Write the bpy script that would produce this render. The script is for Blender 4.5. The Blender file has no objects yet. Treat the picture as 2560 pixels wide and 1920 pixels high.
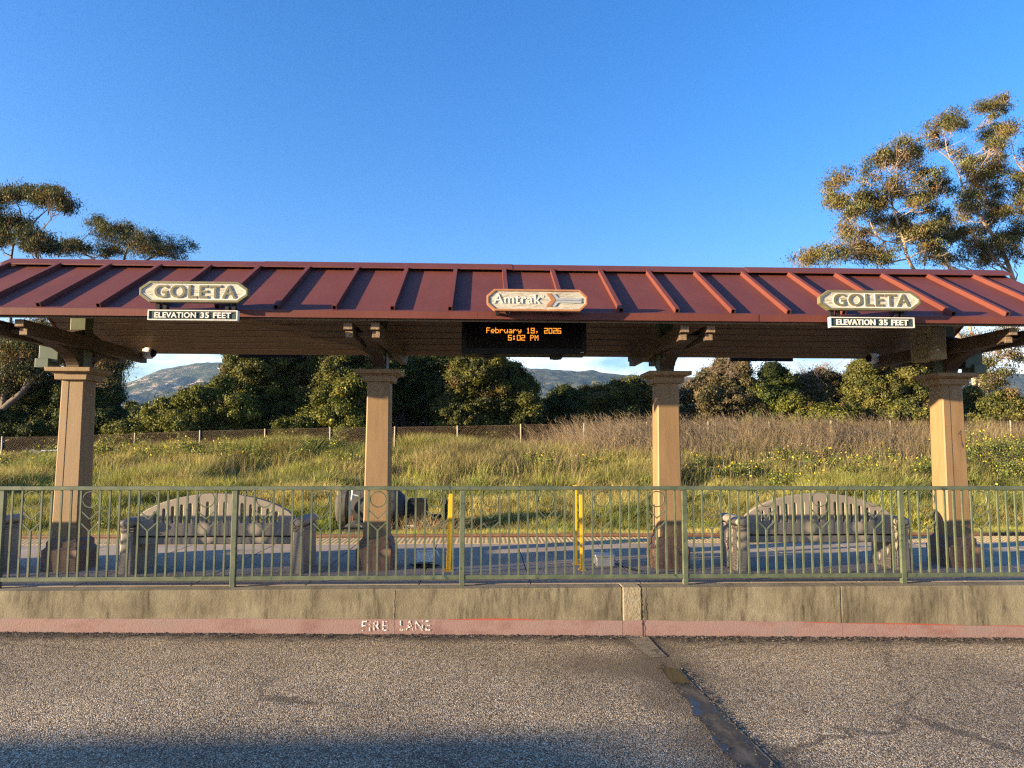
import bpy, math, random
import numpy as np
from math import radians as RAD, pi, sin, cos

random.seed(7)
rng = np.random.default_rng(11)
scene = bpy.context.scene
COL = scene.collection

# ------------------------------------------------------------------ camera, sky, sun, exposure
CAM_H = 1.345                      # above the platform (z = 0)
PITCH, ROLL, YAW, FPX = 0.0822, -0.0023, 0.0398, 1775.0
SUN_EL, SUN_AZ = 8.2, 17.0         # degrees; azimuth measured from -X towards -Y (behind the camera, left)
SUN_STRENGTH, SUN_COLOR = 5.0, (1.0, 0.77, 0.47)
SKY_STRENGTH, EXPOSURE = 0.088, 1.95

cd = bpy.data.cameras.new('camera')
cam = bpy.data.objects.new('camera', cd)
COL.objects.link(cam)
cam.location = (0, 0, CAM_H)
cam.rotation_euler = (pi / 2 + PITCH, ROLL, -YAW)
cd.sensor_width = 36.0
cd.lens = 36.0 * FPX / 2560.0
cd.clip_start, cd.clip_end = 0.05, 20000
scene.camera = cam

world = bpy.data.worlds.new('World')
scene.world = world
world.use_nodes = True
wn, wl = world.node_tree.nodes, world.node_tree.links
wn.clear()
w_out = wn.new('ShaderNodeOutputWorld')
w_bg = wn.new('ShaderNodeBackground')
w_sky = wn.new('ShaderNodeTexSky')
w_sky.sky_type = 'NISHITA'
w_sky.sun_disc = False
w_sky.sun_elevation = RAD(SUN_EL)
w_sky.sun_rotation = RAD(270 - SUN_AZ)
w_sky.air_density, w_sky.dust_density, w_sky.ozone_density = 1.15, 0.9, 2.6
w_hsv = wn.new('ShaderNodeHueSaturation')
w_hsv.inputs['Saturation'].default_value = 1.19
w_hsv.inputs['Value'].default_value = 1.0
w_bg.inputs['Strength'].default_value = SKY_STRENGTH
# low clouds over the mountains: noise over the direction of the sky, only near the horizon
w_tc = wn.new('ShaderNodeTexCoord')
w_map = wn.new('ShaderNodeMapping')
w_map.inputs['Scale'].default_value = (5.0, 5.0, 14.0)
w_noise = wn.new('ShaderNodeTexNoise')
w_noise.inputs['Scale'].default_value = 1.0
w_noise.inputs['Detail'].default_value = 6
w_noise.inputs['Roughness'].default_value = 0.55
w_ramp = wn.new('ShaderNodeValToRGB')
w_ramp.color_ramp.elements[0].position, w_ramp.color_ramp.elements[1].position = 0.36, 0.62
w_sep = wn.new('ShaderNodeSeparateXYZ')
w_band = wn.new('ShaderNodeMapRange')
w_band.inputs['From Min'].default_value, w_band.inputs['From Max'].default_value = 0.105, 0.17
w_band.inputs['To Min'].default_value, w_band.inputs['To Max'].default_value = 1.0, 0.0
w_mul = wn.new('ShaderNodeMath'); w_mul.operation = 'MULTIPLY'
w_mix = wn.new('ShaderNodeMixRGB')
w_mix.inputs['Color2'].default_value = (6.6, 7.0, 7.4, 1)
wl.new(w_tc.outputs['Generated'], w_map.inputs['Vector'])
wl.new(w_map.outputs['Vector'], w_noise.inputs['Vector'])
wl.new(w_noise.outputs['Fac'], w_ramp.inputs['Fac'])
wl.new(w_tc.outputs['Generated'], w_sep.inputs['Vector'])
wl.new(w_sep.outputs['Z'], w_band.inputs['Value'])
wl.new(w_ramp.outputs['Color'], w_mul.inputs[0])
wl.new(w_band.outputs['Result'], w_mul.inputs[1])
wl.new(w_mul.outputs['Value'], w_mix.inputs['Fac'])
w_gain = wn.new('ShaderNodeMixRGB'); w_gain.blend_type = 'MULTIPLY'; w_gain.inputs['Fac'].default_value = 1.0
w_gain.inputs['Color2'].default_value = (.88, .96, 1.30, 1)
wl.new(w_sky.outputs['Color'], w_gain.inputs['Color1'])
wl.new(w_gain.outputs['Color'], w_hsv.inputs['Color'])
wl.new(w_hsv.outputs['Color'], w_mix.inputs['Color1'])
wl.new(w_mix.outputs['Color'], w_bg.inputs['Color'])
wl.new(w_bg.outputs['Background'], w_out.inputs['Surface'])

ld = bpy.data.lights.new('sun', 'SUN')
ld.energy, ld.angle, ld.color = SUN_STRENGTH, RAD(0.53), SUN_COLOR
sun = bpy.data.objects.new('sun', ld)
COL.objects.link(sun)
_e, _a = RAD(SUN_EL), RAD(SUN_AZ)
SUN_DIR = np.array([-cos(_a) * cos(_e), -sin(_a) * cos(_e), sin(_e)])
from mathutils import Vector, Matrix
sun.rotation_euler = Vector(SUN_DIR).to_track_quat('Z', 'Y').to_euler()

scene.view_settings.view_transform = 'Standard'
scene.view_settings.look = 'None'
scene.view_settings.exposure = EXPOSURE
scene.view_settings.gamma = 1.0
scene.render.engine = 'CYCLES'
scene.cycles.use_denoising = False
scene.cycles.use_adaptive_sampling = False
scene.cycles.filter_width = 1.3
scene.cycles.sample_clamp_indirect = 3.0
scene.cycles.max_bounces = 6
scene.cycles.transparent_max_bounces = 16
scene.cycles.volume_bounces = 0

# ------------------------------------------------------------------ measuring: photo pixel + plane -> point
def _rot():
    return np.array(cam.rotation_euler.to_matrix())
RM = _rot()
def ray(x, y):
    return RM @ np.array([(x - 1280) / FPX, -(y - 960) / FPX, -1.0])
def at(x, y, Y):
    d = ray(x, y) * 1.0
    p = d * (Y / d[1]); p[2] += CAM_H
    return p

# ------------------------------------------------------------------ noise helpers (numpy)
_perm = np.random.default_rng(5).random((256, 256))
def vnoise(x, y):
    x = np.asarray(x, float); y = np.asarray(y, float)
    xi, yi = np.floor(x).astype(int), np.floor(y).astype(int)
    fx, fy = x - xi, y - yi
    fx, fy = fx * fx * (3 - 2 * fx), fy * fy * (3 - 2 * fy)
    g = lambda a, b: _perm[a & 255, b & 255]
    return ((g(xi, yi) * (1 - fx) + g(xi + 1, yi) * fx) * (1 - fy)
            + (g(xi, yi + 1) * (1 - fx) + g(xi + 1, yi + 1) * fx) * fy)
def fbm(x, y, o=5, gain=0.5):
    s, a, t = 0, 1.0, 0
    for i in range(o):
        s = s + a * vnoise(x * 2 ** i + 17.3 * i, y * 2 ** i + 5.1 * i); t += a; a *= gain
    return s / t
def smooth(a, b, v):
    t = np.clip((v - a) / (b - a), 0, 1)
    return t * t * (3 - 2 * t)

# ------------------------------------------------------------------ mesh builder
ORG = {}
class MB:
    def __init__(s): s.v = []; s.f = []; s.n = 0
    def add(s, v, f):
        v = [tuple(map(float, p)) for p in v]
        s.v += v; s.f += [tuple(i + s.n for i in q) for q in f]; s.n += len(v); return s
    def box(s, x0, x1, y0, y1, z0, z1):
        return s.add([(x0, y0, z0), (x1, y0, z0), (x1, y1, z0), (x0, y1, z0), (x0, y0, z1), (x1, y0, z1), (x1, y1, z1), (x0, y1, z1)],
                     [(0, 3, 2, 1), (4, 5, 6, 7), (0, 1, 5, 4), (1, 2, 6, 5), (2, 3, 7, 6), (3, 0, 4, 7)])
    def frustum(s, cx, cy, z0, z1, a, b, a2=None, b2=None, chamf=0.0):
        """square-ish frustum: half width a at z0, b at z1, corner cut chamf"""
        a2 = a if a2 is None else a2; b2 = b if b2 is None else b2
        def ring(h, k, z):
            if chamf <= 0: return [(cx - h, cy - k, z), (cx + h, cy - k, z), (cx + h, cy + k, z), (cx - h, cy + k, z)]
            c = chamf
            return [(cx - h + c, cy - k, z), (cx + h - c, cy - k, z), (cx + h, cy - k + c, z), (cx + h, cy + k - c, z),
                    (cx + h - c, cy + k, z), (cx - h + c, cy + k, z), (cx - h, cy + k - c, z), (cx - h, cy - k + c, z)]
        r0, r1 = ring(a, a2, z0), ring(b, b2, z1); n = len(r0)
        f = [tuple(range(n - 1, -1, -1)), tuple(range(n, 2 * n))] + [(i, (i + 1) % n, n + (i + 1) % n, n + i) for i in range(n)]
        return s.add(r0 + r1, f)
    def bar(s, p, q, w, h, up=(0, 0, 1)):
        p, q = Vector(p), Vector(q); d = (q - p).normalized(); u = Vector(up)
        if abs(d.dot(u)) > 0.98: u = Vector((0, 1, 0))
        r = d.cross(u).normalized() * (w / 2); t = r.cross(d).normalized() * (h / 2)
        v = [p - r - t, p + r - t, p + r + t, p - r + t, q - r - t, q + r - t, q + r + t, q - r + t]
        return s.add(v, [(0, 1, 2, 3), (7, 6, 5, 4), (0, 4, 5, 1), (1, 5, 6, 2), (2, 6, 7, 3), (3, 7, 4, 0)])
    def tube(s, pts, radii, n=6, caps=True):
        pts = [Vector(p) for p in pts]
        if not hasattr(radii, '__len__'): radii = [radii] * len(pts)
        vs = []; fs = []
        for i, p in enumerate(pts):
            d = (pts[min(i + 1, len(pts) - 1)] - pts[max(i - 1, 0)])
            d = d.normalized() if d.length > 1e-9 else Vector((0, 0, 1))
            u = Vector((0, 0, 1)) if abs(d.z) < 0.9 else Vector((0, 1, 0))
            a = d.cross(u).normalized(); b = a.cross(d).normalized()
            for k in range(n):
                t = 2 * pi * k / n; vs.append(p + (a * cos(t) + b * sin(t)) * radii[i])
        for i in range(len(pts) - 1):
            for k in range(n):
                fs.append((i * n + k, i * n + (k + 1) % n, (i + 1) * n + (k + 1) % n, (i + 1) * n + k))
        if caps: fs += [tuple(range(n - 1, -1, -1)), tuple(range((len(pts) - 1) * n, len(pts) * n))]
        return s.add(vs, fs)
    def lathe(s, prof, c, axis='x', n=28):
        """prof: (along, radius)"""
        vs = []; fs = []
        for a, r in prof:
            for k in range(n):
                t = 2 * pi * k / n
                if axis == 'x': vs.append((c[0] + a, c[1] + r * cos(t), c[2] + r * sin(t)))
                elif axis == 'y': vs.append((c[0] + r * cos(t), c[1] + a, c[2] - r * sin(t)))
                else: vs.append((c[0] - r * cos(t), c[1] + r * sin(t), c[2] + a))
        for i in range(len(prof) - 1):
            for k in range(n):
                fs.append((i * n + k, (i + 1) * n + k, (i + 1) * n + (k + 1) % n, i * n + (k + 1) % n))
        fs += [tuple(range(n)), tuple(range((len(prof) - 1) * n + n - 1, (len(prof) - 1) * n - 1, -1))]
        return s.add(vs, fs)
    def torus(s, c, R, r, axis='y', n=36, m=7):
        vs = []; fs = []
        for i in range(n):
            t = 2 * pi * i / n
            for k in range(m):
                u = 2 * pi * k / m; rr = R + r * cos(u)
                vs.append((c[0] + rr * cos(t), c[1] + r * sin(u), c[2] + rr * sin(t)) if axis == 'y'
                          else (c[0] + r * sin(u), c[1] + rr * cos(t), c[2] + rr * sin(t)))
        for i in range(n):
            for k in range(m):
                fs.append((i * m + k, i * m + (k + 1) % m, ((i + 1) % n) * m + (k + 1) % m, ((i + 1) % n) * m + k))
        return s.add(vs, fs)
    def prism(s, poly, axis, a, b):
        """poly of 2-D points extruded along axis from a to b ('x': (y,z), 'y': (x,z), 'z': (x,y))"""
        m = {'x': lambda p, t: (t, p[0], p[1]), 'y': lambda p, t: (p[0], t, p[1]), 'z': lambda p, t: (p[0], p[1], t)}[axis]
        n = len(poly)
        v = [m(p, a) for p in poly] + [m(p, b) for p in poly]
        return s.add(v, [tuple(range(n)), tuple(range(2 * n - 1, n - 1, -1))] + [(i, n + i, n + (i + 1) % n, (i + 1) % n) for i in range(n)])

def link(name, me, mat, parent=None, smooth_=False, bevel=0.0):
    if mat is not None:
        me.materials.append(mat)
    if smooth_: me.shade_smooth()
    o = bpy.data.objects.new(name, me)
    COL.objects.link(o)
    if parent is not None:
        o.parent = parent
    if bevel > 0:
        b = o.modifiers.new('bevel', 'BEVEL'); b.width = bevel; b.segments = 2; b.limit_method = 'ANGLE'; b.angle_limit = RAD(35)
        b.harden_normals = False
    return o
def root_of(o):
    while o.parent is not None: o = o.parent
    return o
def obj(name, mb, mat, parent=None, smooth_=False, bevel=0.0):
    """mb is in world coordinates; the object keeps its thing's base as local origin"""
    me = bpy.data.meshes.new(name)
    off = ORG.get(root_of(parent).name, (0, 0, 0)) if parent is not None else (0, 0, 0)
    v = [(p[0] - off[0], p[1] - off[1], p[2] - off[2]) for p in mb.v]
    me.from_pydata(v, [], mb.f); me.update()
    import bmesh
    bm = bmesh.new(); bm.from_mesh(me); bmesh.ops.recalc_face_normals(bm, faces=bm.faces); bm.to_mesh(me); bm.free()
    return link(name, me, mat, parent, smooth_, bevel)
def tag(o, label, cat, group=None):
    o['label'] = label; o['category'] = cat
    if group: o['group'] = group
    return o
def thing(name, label, cat, loc, group=None):
    o = bpy.data.objects.new(name, None); COL.objects.link(o)
    o.location = loc; o.empty_display_size = 0.1
    ORG[o.name] = tuple(map(float, loc))
    return tag(o, label, cat, group)
def kind(o, k): o['kind'] = k; return o
def dup(root, loc, label):
    r = root.copy(); COL.objects.link(r); r.location = loc; r['label'] = label
    for ch in list(root.children):
        c = ch.copy(); COL.objects.link(c); c.parent = r
        for g in list(ch.children):
            d = g.copy(); COL.objects.link(d); d.parent = c
    return r
def fast_mesh(name, verts, loops, starts, colors=None):
    me = bpy.data.meshes.new(name)
    verts = np.ascontiguousarray(verts, np.float32)
    me.vertices.add(len(verts)); me.vertices.foreach_set('co', verts.ravel())
    me.loops.add(len(loops)); me.loops.foreach_set('vertex_index', np.ascontiguousarray(loops, np.int32))
    me.polygons.add(len(starts)); me.polygons.foreach_set('loop_start', np.ascontiguousarray(starts, np.int32))
    if colors is not None:
        a = me.color_attributes.new('Col', 'FLOAT_COLOR', 'POINT')
        c = np.ones((len(verts), 4), np.float32); c[:, :3] = colors
        a.data.foreach_set('color', c.ravel())
    me.update(calc_edges=True); me.validate()
    return me

# ---- outlines with holes and lettering, through a 2-D curve
def _curve_to_arrays(cu):
    o = bpy.data.objects.new('tmp', cu); COL.objects.link(o)
    dg = bpy.context.evaluated_depsgraph_get()
    me = bpy.data.meshes.new_from_object(o.evaluated_get(dg))
    v = np.array([p.co[:] for p in me.vertices]); f = [tuple(p.vertices) for p in me.polygons]
    bpy.data.objects.remove(o); bpy.data.meshes.remove(me); bpy.data.curves.remove(cu)
    return v, f
def slab(mb, outer, holes, y_front, depth, bevel=0.0):
    """outline in (x,z), front face at y_front facing -Y"""
    cu = bpy.data.curves.new('outline', 'CURVE'); cu.dimensions = '2D'; cu.fill_mode = 'BOTH'
    cu.extrude = max(depth / 2 - bevel, 1e-4); cu.bevel_depth = bevel; cu.bevel_resolution = 1; cu.offset = -bevel
    for ring in [outer] + list(holes):
        s = cu.splines.new('POLY'); s.points.add(len(ring) - 1); s.use_cyclic_u = True
        for p, q in zip(s.points, ring): p.co = (q[0], q[1], 0, 1)
    v, f = _curve_to_arrays(cu)
    mb.add([(p[0], y_front + depth / 2 - p[2], p[1]) for p in v], f)
    return mb
def lettering(mb, body, x0, x1, z0, z1, y_front, depth, bold=0.0, spacing=1.0):
    cu = bpy.data.curves.new('text', 'FONT'); cu.body = body; cu.size = 1.0; cu.offset = bold
    cu.space_character = spacing; cu.extrude = 0.5; cu.resolution_u = 4
    v, f = _curve_to_arrays(cu)
    lo, hi = v.min(0), v.max(0)
    X = x0 + (v[:, 0] - lo[0]) / (hi[0] - lo[0]) * (x1 - x0)
    Z = z0 + (v[:, 1] - lo[1]) / (hi[1] - lo[1]) * (z1 - z0)
    Yv = y_front + depth / 2 - v[:, 2] * depth
    mb.add(list(zip(X, Yv, Z)), f)
    return mb

# ------------------------------------------------------------------ materials
def new_mat(name):
    m = bpy.data.materials.new(name); m.use_nodes = True
    nt = m.node_tree; nt.nodes.clear()
    out = nt.nodes.new('ShaderNodeOutputMaterial'); b = nt.nodes.new('ShaderNodeBsdfPrincipled')
    nt.links.new(b.outputs['BSDF'], out.inputs['Surface'])
    return m, nt, b, out
def N(nt, t, **kw):
    n = nt.nodes.new(t)
    for k, v in kw.items():
        if k in n.inputs: n.inputs[k].default_value = v
        else: setattr(n, k, v)
    return n
def noise_node(nt, scale, detail=4, rough=0.55, stretch=(1, 1, 1), dist=0.0):
    tc = N(nt, 'ShaderNodeTexCoord'); mp = N(nt, 'ShaderNodeMapping'); mp.inputs['Scale'].default_value = stretch
    n = N(nt, 'ShaderNodeTexNoise'); n.inputs['Scale'].default_value = scale; n.inputs['Detail'].default_value = detail
    n.inputs['Roughness'].default_value = rough; n.inputs['Distortion'].default_value = dist
    nt.links.new(tc.outputs['Object'], mp.inputs['Vector']); nt.links.new(mp.outputs['Vector'], n.inputs['Vector'])
    return n
def ramp(nt, src, stops):
    r = N(nt, 'ShaderNodeValToRGB'); e = r.color_ramp.elements
    while len(e) < len(stops): e.new(0.5)
    for el, (p, c) in zip(e, stops): el.position = p; el.color = (*c, 1) if len(c) == 3 else c
    nt.links.new(src, r.inputs['Fac']); return r
def mix(nt, fac, a, b, mode='MIX'):
    m = N(nt, 'ShaderNodeMixRGB', blend_type=mode)
    for sock, v in ((m.inputs['Fac'], fac), (m.inputs['Color1'], a), (m.inputs['Color2'], b)):
        if hasattr(v, 'is_linked') or hasattr(v, 'links'): nt.links.new(v, sock)
        elif isinstance(v, (int, float)): sock.default_value = v
        else: sock.default_value = (*v, 1)
    return m.outputs['Color']
def bump(nt, b, h, strength, dist):
    n = N(nt, 'ShaderNodeBump'); n.inputs['Strength'].default_value = strength; n.inputs['Distance'].default_value = dist
    nt.links.new(h, n.inputs['Height']); nt.links.new(n.outputs['Normal'], b.inputs['Normal']); return n
def pmat(name, c1, c2, scale=6, rough=0.6, bmp=0.25, bdist=0.004, bscale=60, stretch=(1, 1, 1), lo=0.35, hi=0.65,
         spots=None, metal=0.0, spec=0.5, detail=5):
    m, nt, b, _ = new_mat(name)
    n = noise_node(nt, scale, detail, 0.6, stretch)
    col = ramp(nt, n.outputs['Fac'], [(lo, c1), (hi, c2)]).outputs['Color']
    if spots:
        c3, sc, t0, t1 = spots
        n3 = noise_node(nt, sc, 5, 0.65, stretch)
        f = ramp(nt, n3.outputs['Fac'], [(t0, (0, 0, 0)), (t1, (1, 1, 1))]).outputs['Color']
        col = mix(nt, f, col, c3)
    nt.links.new(col, b.inputs['Base Color'])
    b.inputs['Roughness'].default_value = rough; b.inputs['Metallic'].default_value = metal
    b.inputs['Specular IOR Level'].default_value = spec
    if bmp > 0:
        n2 = noise_node(nt, bscale, 4, 0.6, stretch); bump(nt, b, n2.outputs['Fac'], bmp, bdist)
    return m

M = {}
M['steel_green'] = pmat('worn_green_paint', (.058, .078, .044), (.108, .124, .070), 7, .5, .1, .002, 40, spots=((.028, .052, .036), 16, .60, .68))
M['tan'] = pmat('tan_painted_wood', (.190, .116, .052), (.236, .147, .067), 3, .6, .35, .003, 30, (6, 6, .8), spots=((.25, .12, .06), 9, .72, .78))
M['brown'] = pmat('brown_wood', (.052, .030, .016), (.080, .047, .026), 4, .65, .35, .003, 28, (1, 1, 1))
M['endgrain'] = pmat('weathered_end_grain', (.30, .21, .13), (.14, .09, .055), 45, .85, .8, .004, 90, (1, .3, 1))
M['plinth'] = pmat('dark_brown_plinth_paint', (.13, .075, .050), (.20, .12, .08), 5, .65, .5, .005, 22, spots=((.27, .17, .11), 12, .66, .72))
M['roof'] = pmat('maroon_roof_metal', (.112, .0315, .022), (.137, .041, .029), 1.3, .58, .2, .02, 2.2, (1.5, .8, .8), spec=.25, spots=((.165, .050, .036), 9, .62, .80))
M['hollow'] = pmat('dark_hollow', (.012, .01, .01), (.02, .016, .015), 10, .9, 0)
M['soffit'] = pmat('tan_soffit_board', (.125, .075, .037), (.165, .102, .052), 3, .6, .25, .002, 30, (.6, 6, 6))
M['post_green'] = pmat('dark_green_post', (.055, .068, .030), (.085, .10, .045), 5, .5, .15, .002, 40, spots=((.05, .07, .035), 12, .6, .7))
M['dark_green'] = pmat('dark_green_metal', (.035, .06, .042), (.06, .09, .06), 6, .5, .1)
M['bench'] = pmat('taupe_cast_bench', (.195, .164, .133), (.245, .208, .170), 5, .55, .25, .003, 70, spots=((.20, .15, .11), 14, .62, .7))
M['yellow'] = pmat('yellow_paint', (.66, .36, .008), (.74, .43, .012), 6, .42, .12, .002, 30, spots=((.52, .27, .01), 18, .66, .72))
M['black'] = pmat('black_plastic', (.009, .008, .008), (.016, .015, .015), 6, .6, .1, spec=.2)
M['rail'] = pmat('rusty_rail_steel', (.13, .06, .032), (.22, .11, .06), 14, .75, .4)
M['sign_olive'] = pmat('olive_sign_paint', (.120, .106, .048), (.165, .148, .072), 14, .55, .3, .002, 50, spots=((.36, .33, .20), 24, .66, .74))
M['sign_orange'] = pmat('orange_sign_paint', (.30, .125, .050), (.37, .17, .075), 12, .6, .3, .002, 50, spots=((.40, .34, .26), 16, .62, .7))
M['sign_cream'] = pmat('weathered_cream_board', (.46, .41, .31), (.60, .55, .44), 8, .75, .95, .006, 46, (.35, 1, 3.4), spots=((.17, .15, .11), 28, .50, .64))
M['sign_grey'] = pmat('flaking_cream_board', (.40, .37, .29), (.53, .49, .40), 8, .8, 1.0, .007, 46, (.35, 1, 3.4), spots=((.27, .22, .16), 24, .52, .62))
M['sign_dark'] = pmat('dark_teal_board', (.016, .036, .034), (.03, .055, .048), 9, .7, .9, .005, 46, (.35, 1, 3.4), spots=((.24, .25, .15), 22, .60, .68))
M['sign_white'] = pmat('white_letter_paint', (.60, .57, .50), (.68, .65, .58), 10, .6, .2)
M['sign_flake'] = pmat('flaked_white_letters', (.60, .58, .52), (.68, .66, .60), 10, .7, .4, .003, 60, spots=((.20, .18, .15), 30, .60, .66))
M['arrow_grey'] = pmat('grey_blue_arrow', (.27, .285, .30), (.34, .35, .36), 10, .7, .3)
M['box_grey'] = pmat('grey_metal_box', (.34, .34, .32), (.42, .41, .38), 8, .5, .15)
M['box_pale'] = pmat('pale_blue_grey_box', (.44, .50, .53), (.54, .60, .62), 8, .5, .1)
M['cabinet'] = pmat('olive_tan_cabinet', (.23, .185, .11), (.28, .23, .14), 5, .55, .2, .002, 40)
M['white'] = pmat('white_enamel', (.70, .69, .66), (.78, .77, .74), 6, .4, .05)
M['tank'] = pmat('grey_tank', (.060, .055, .050), (.092, .086, .078), 3, .7, .1, spots=((.028, .028, .03), 7, .5, .68), spec=.12)
M['red'] = pmat('red_reflector', (.50, .02, .02), (.6, .04, .03), 9, .35, 0)
M['tyre'] = pmat('tyre_rubber', (.02, .02, .02), (.035, .035, .035), 9, .85, .2)
M['bark'] = pmat('pale_eucalyptus_bark', (.26, .18, .125), (.42, .32, .24), 3, .8, .6, .02, 8, (2, 2, .5), spots=((.17, .11, .075), 4, .55, .7))
M['bark_dark'] = pmat('dark_bark', (.07, .05, .036), (.13, .095, .07), 4, .85, .6, .02, 8, (2, 2, .5))
M['twig'] = pmat('grey_brown_twigs', (.15, .11, .08), (.24, .18, .13), 4, .9, 0)
M['galv'] = pmat('galvanised_wire', (.14, .095, .06), (.20, .14, .09), 6, .7, 0)
M['fence_post'] = pmat('galvanised_post', (.27, .23, .17), (.35, .30, .22), 6, .6, 0)
M['car_blue'] = pmat('blue_car_paint', (.10, .17, .30), (.13, .2, .33), 5, .3, 0)
M['car_white'] = pmat('white_car_paint', (.72, .72, .70), (.78, .78, .76), 5, .3, 0)
M['car_glass'] = pmat('dark_car_glass', (.06, .09, .12), (.07, .10, .13), 5, .08, 0)

def concrete_mat():
    m, nt, b, _ = new_mat('stained_concrete_wall')
    n1 = noise_node(nt, 2.2, 6, .65)
    c = ramp(nt, n1.outputs['Fac'], [(.30, (.130, .110, .070)), (.52, (.215, .186, .122)), (.72, (.280, .248, .170))]).outputs['Color']
    # runs of dark algae, stretched downwards
    n2 = noise_node(nt, 1.0, 6, .7, (2.4, 1, .9)); f2 = ramp(nt, n2.outputs['Fac'], [(.40, (0, 0, 0)), (.57, (.95, .95, .95))]).outputs['Color']
    n3 = noise_node(nt, 1.0, 5, .75, (26, 6, 4.0)); f3 = ramp(nt, n3.outputs['Fac'], [(.38, (.15, .15, .15)), (.66, (1, 1, 1))]).outputs['Color']
    c = mix(nt, mix(nt, 1.0, f2, f3, 'MULTIPLY'), c, (.052, .041, .024))
    n5 = noise_node(nt, 120, 3, .6); f5 = ramp(nt, n5.outputs['Fac'], [(.30, (.70, .70, .70)), (.70, (1.15, 1.12, 1.05))]).outputs['Color']
    c = mix(nt, 1.0, c, f5, 'MULTIPLY')
    nt.links.new(c, b.inputs['Base Color']); b.inputs['Roughness'].default_value = .9
    bump(nt, b, noise_node(nt, 75, 5, .65).outputs['Fac'], .55, .006)
    return m
M['wall'] = concrete_mat()
M['patch'] = pmat('repair_mortar', (.21, .17, .105), (.28, .235, .15), 9, .9, .9, .008, 45, spots=((.26, .24, .17), 12, .55, .68))
M['crack'] = pmat('dark_crack', (.05, .04, .03), (.08, .065, .05), 20, 1, 0)
def band_mat():
    m, nt, b, _ = new_mat('faded_red_kerb_paint')
    n1 = noise_node(nt, 3, 6, .65, (1, 1, 2))
    c = ramp(nt, n1.outputs['Fac'], [(.32, (.190, .104, .090)), (.50, (.245, .152, .133)), (.70, (.210, .152, .136))]).outputs['Color']
    n2 = noise_node(nt, 1.3, 5, .7); f = ramp(nt, n2.outputs['Fac'], [(.62, (0, 0, 0)), (.74, (.7, .7, .7))]).outputs['Color']
    c = mix(nt, f, c, (.27, .072, .045))
    n3 = noise_node(nt, 70, 3, .7); f3 = ramp(nt, n3.outputs['Fac'], [(.66, (0, 0, 0)), (.72, (.7, .7, .7))]).outputs['Color']
    c = mix(nt, f3, c, (.22, .14, .09))
    nt.links.new(c, b.inputs['Base Color']); b.inputs['Roughness'].default_value = .85
    bump(nt, b, noise_node(nt, 80, 5, .65).outputs['Fac'], .5, .006)
    return m
M['band'] = band_mat()
M['bright_red'] = pmat('fresh_red_paint_line', (.33, .055, .028), (.30, .08, .05), 9, .7, .2)
def worn_letter_mat():
    m, nt, b, out = new_mat('worn_stencil_white')
    b.inputs['Base Color'].default_value = (.80, .74, .66, 1); b.inputs['Roughness'].default_value = .8
    n = noise_node(nt, 42, 5, .7); f = ramp(nt, n.outputs['Fac'], [(.47, (1, 1, 1)), (.57, (0, 0, 0))]).outputs['Color']
    t = N(nt, 'ShaderNodeBsdfTransparent'); mx = N(nt, 'ShaderNodeMixShader')
    nt.links.new(f, mx.inputs['Fac']); nt.links.new(b.outputs['BSDF'], mx.inputs[1]); nt.links.new(t.outputs['BSDF'], mx.inputs[2])
    nt.links.new(mx.outputs['Shader'], out.inputs['Surface']); return m
M['stencil'] = worn_letter_mat()

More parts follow.
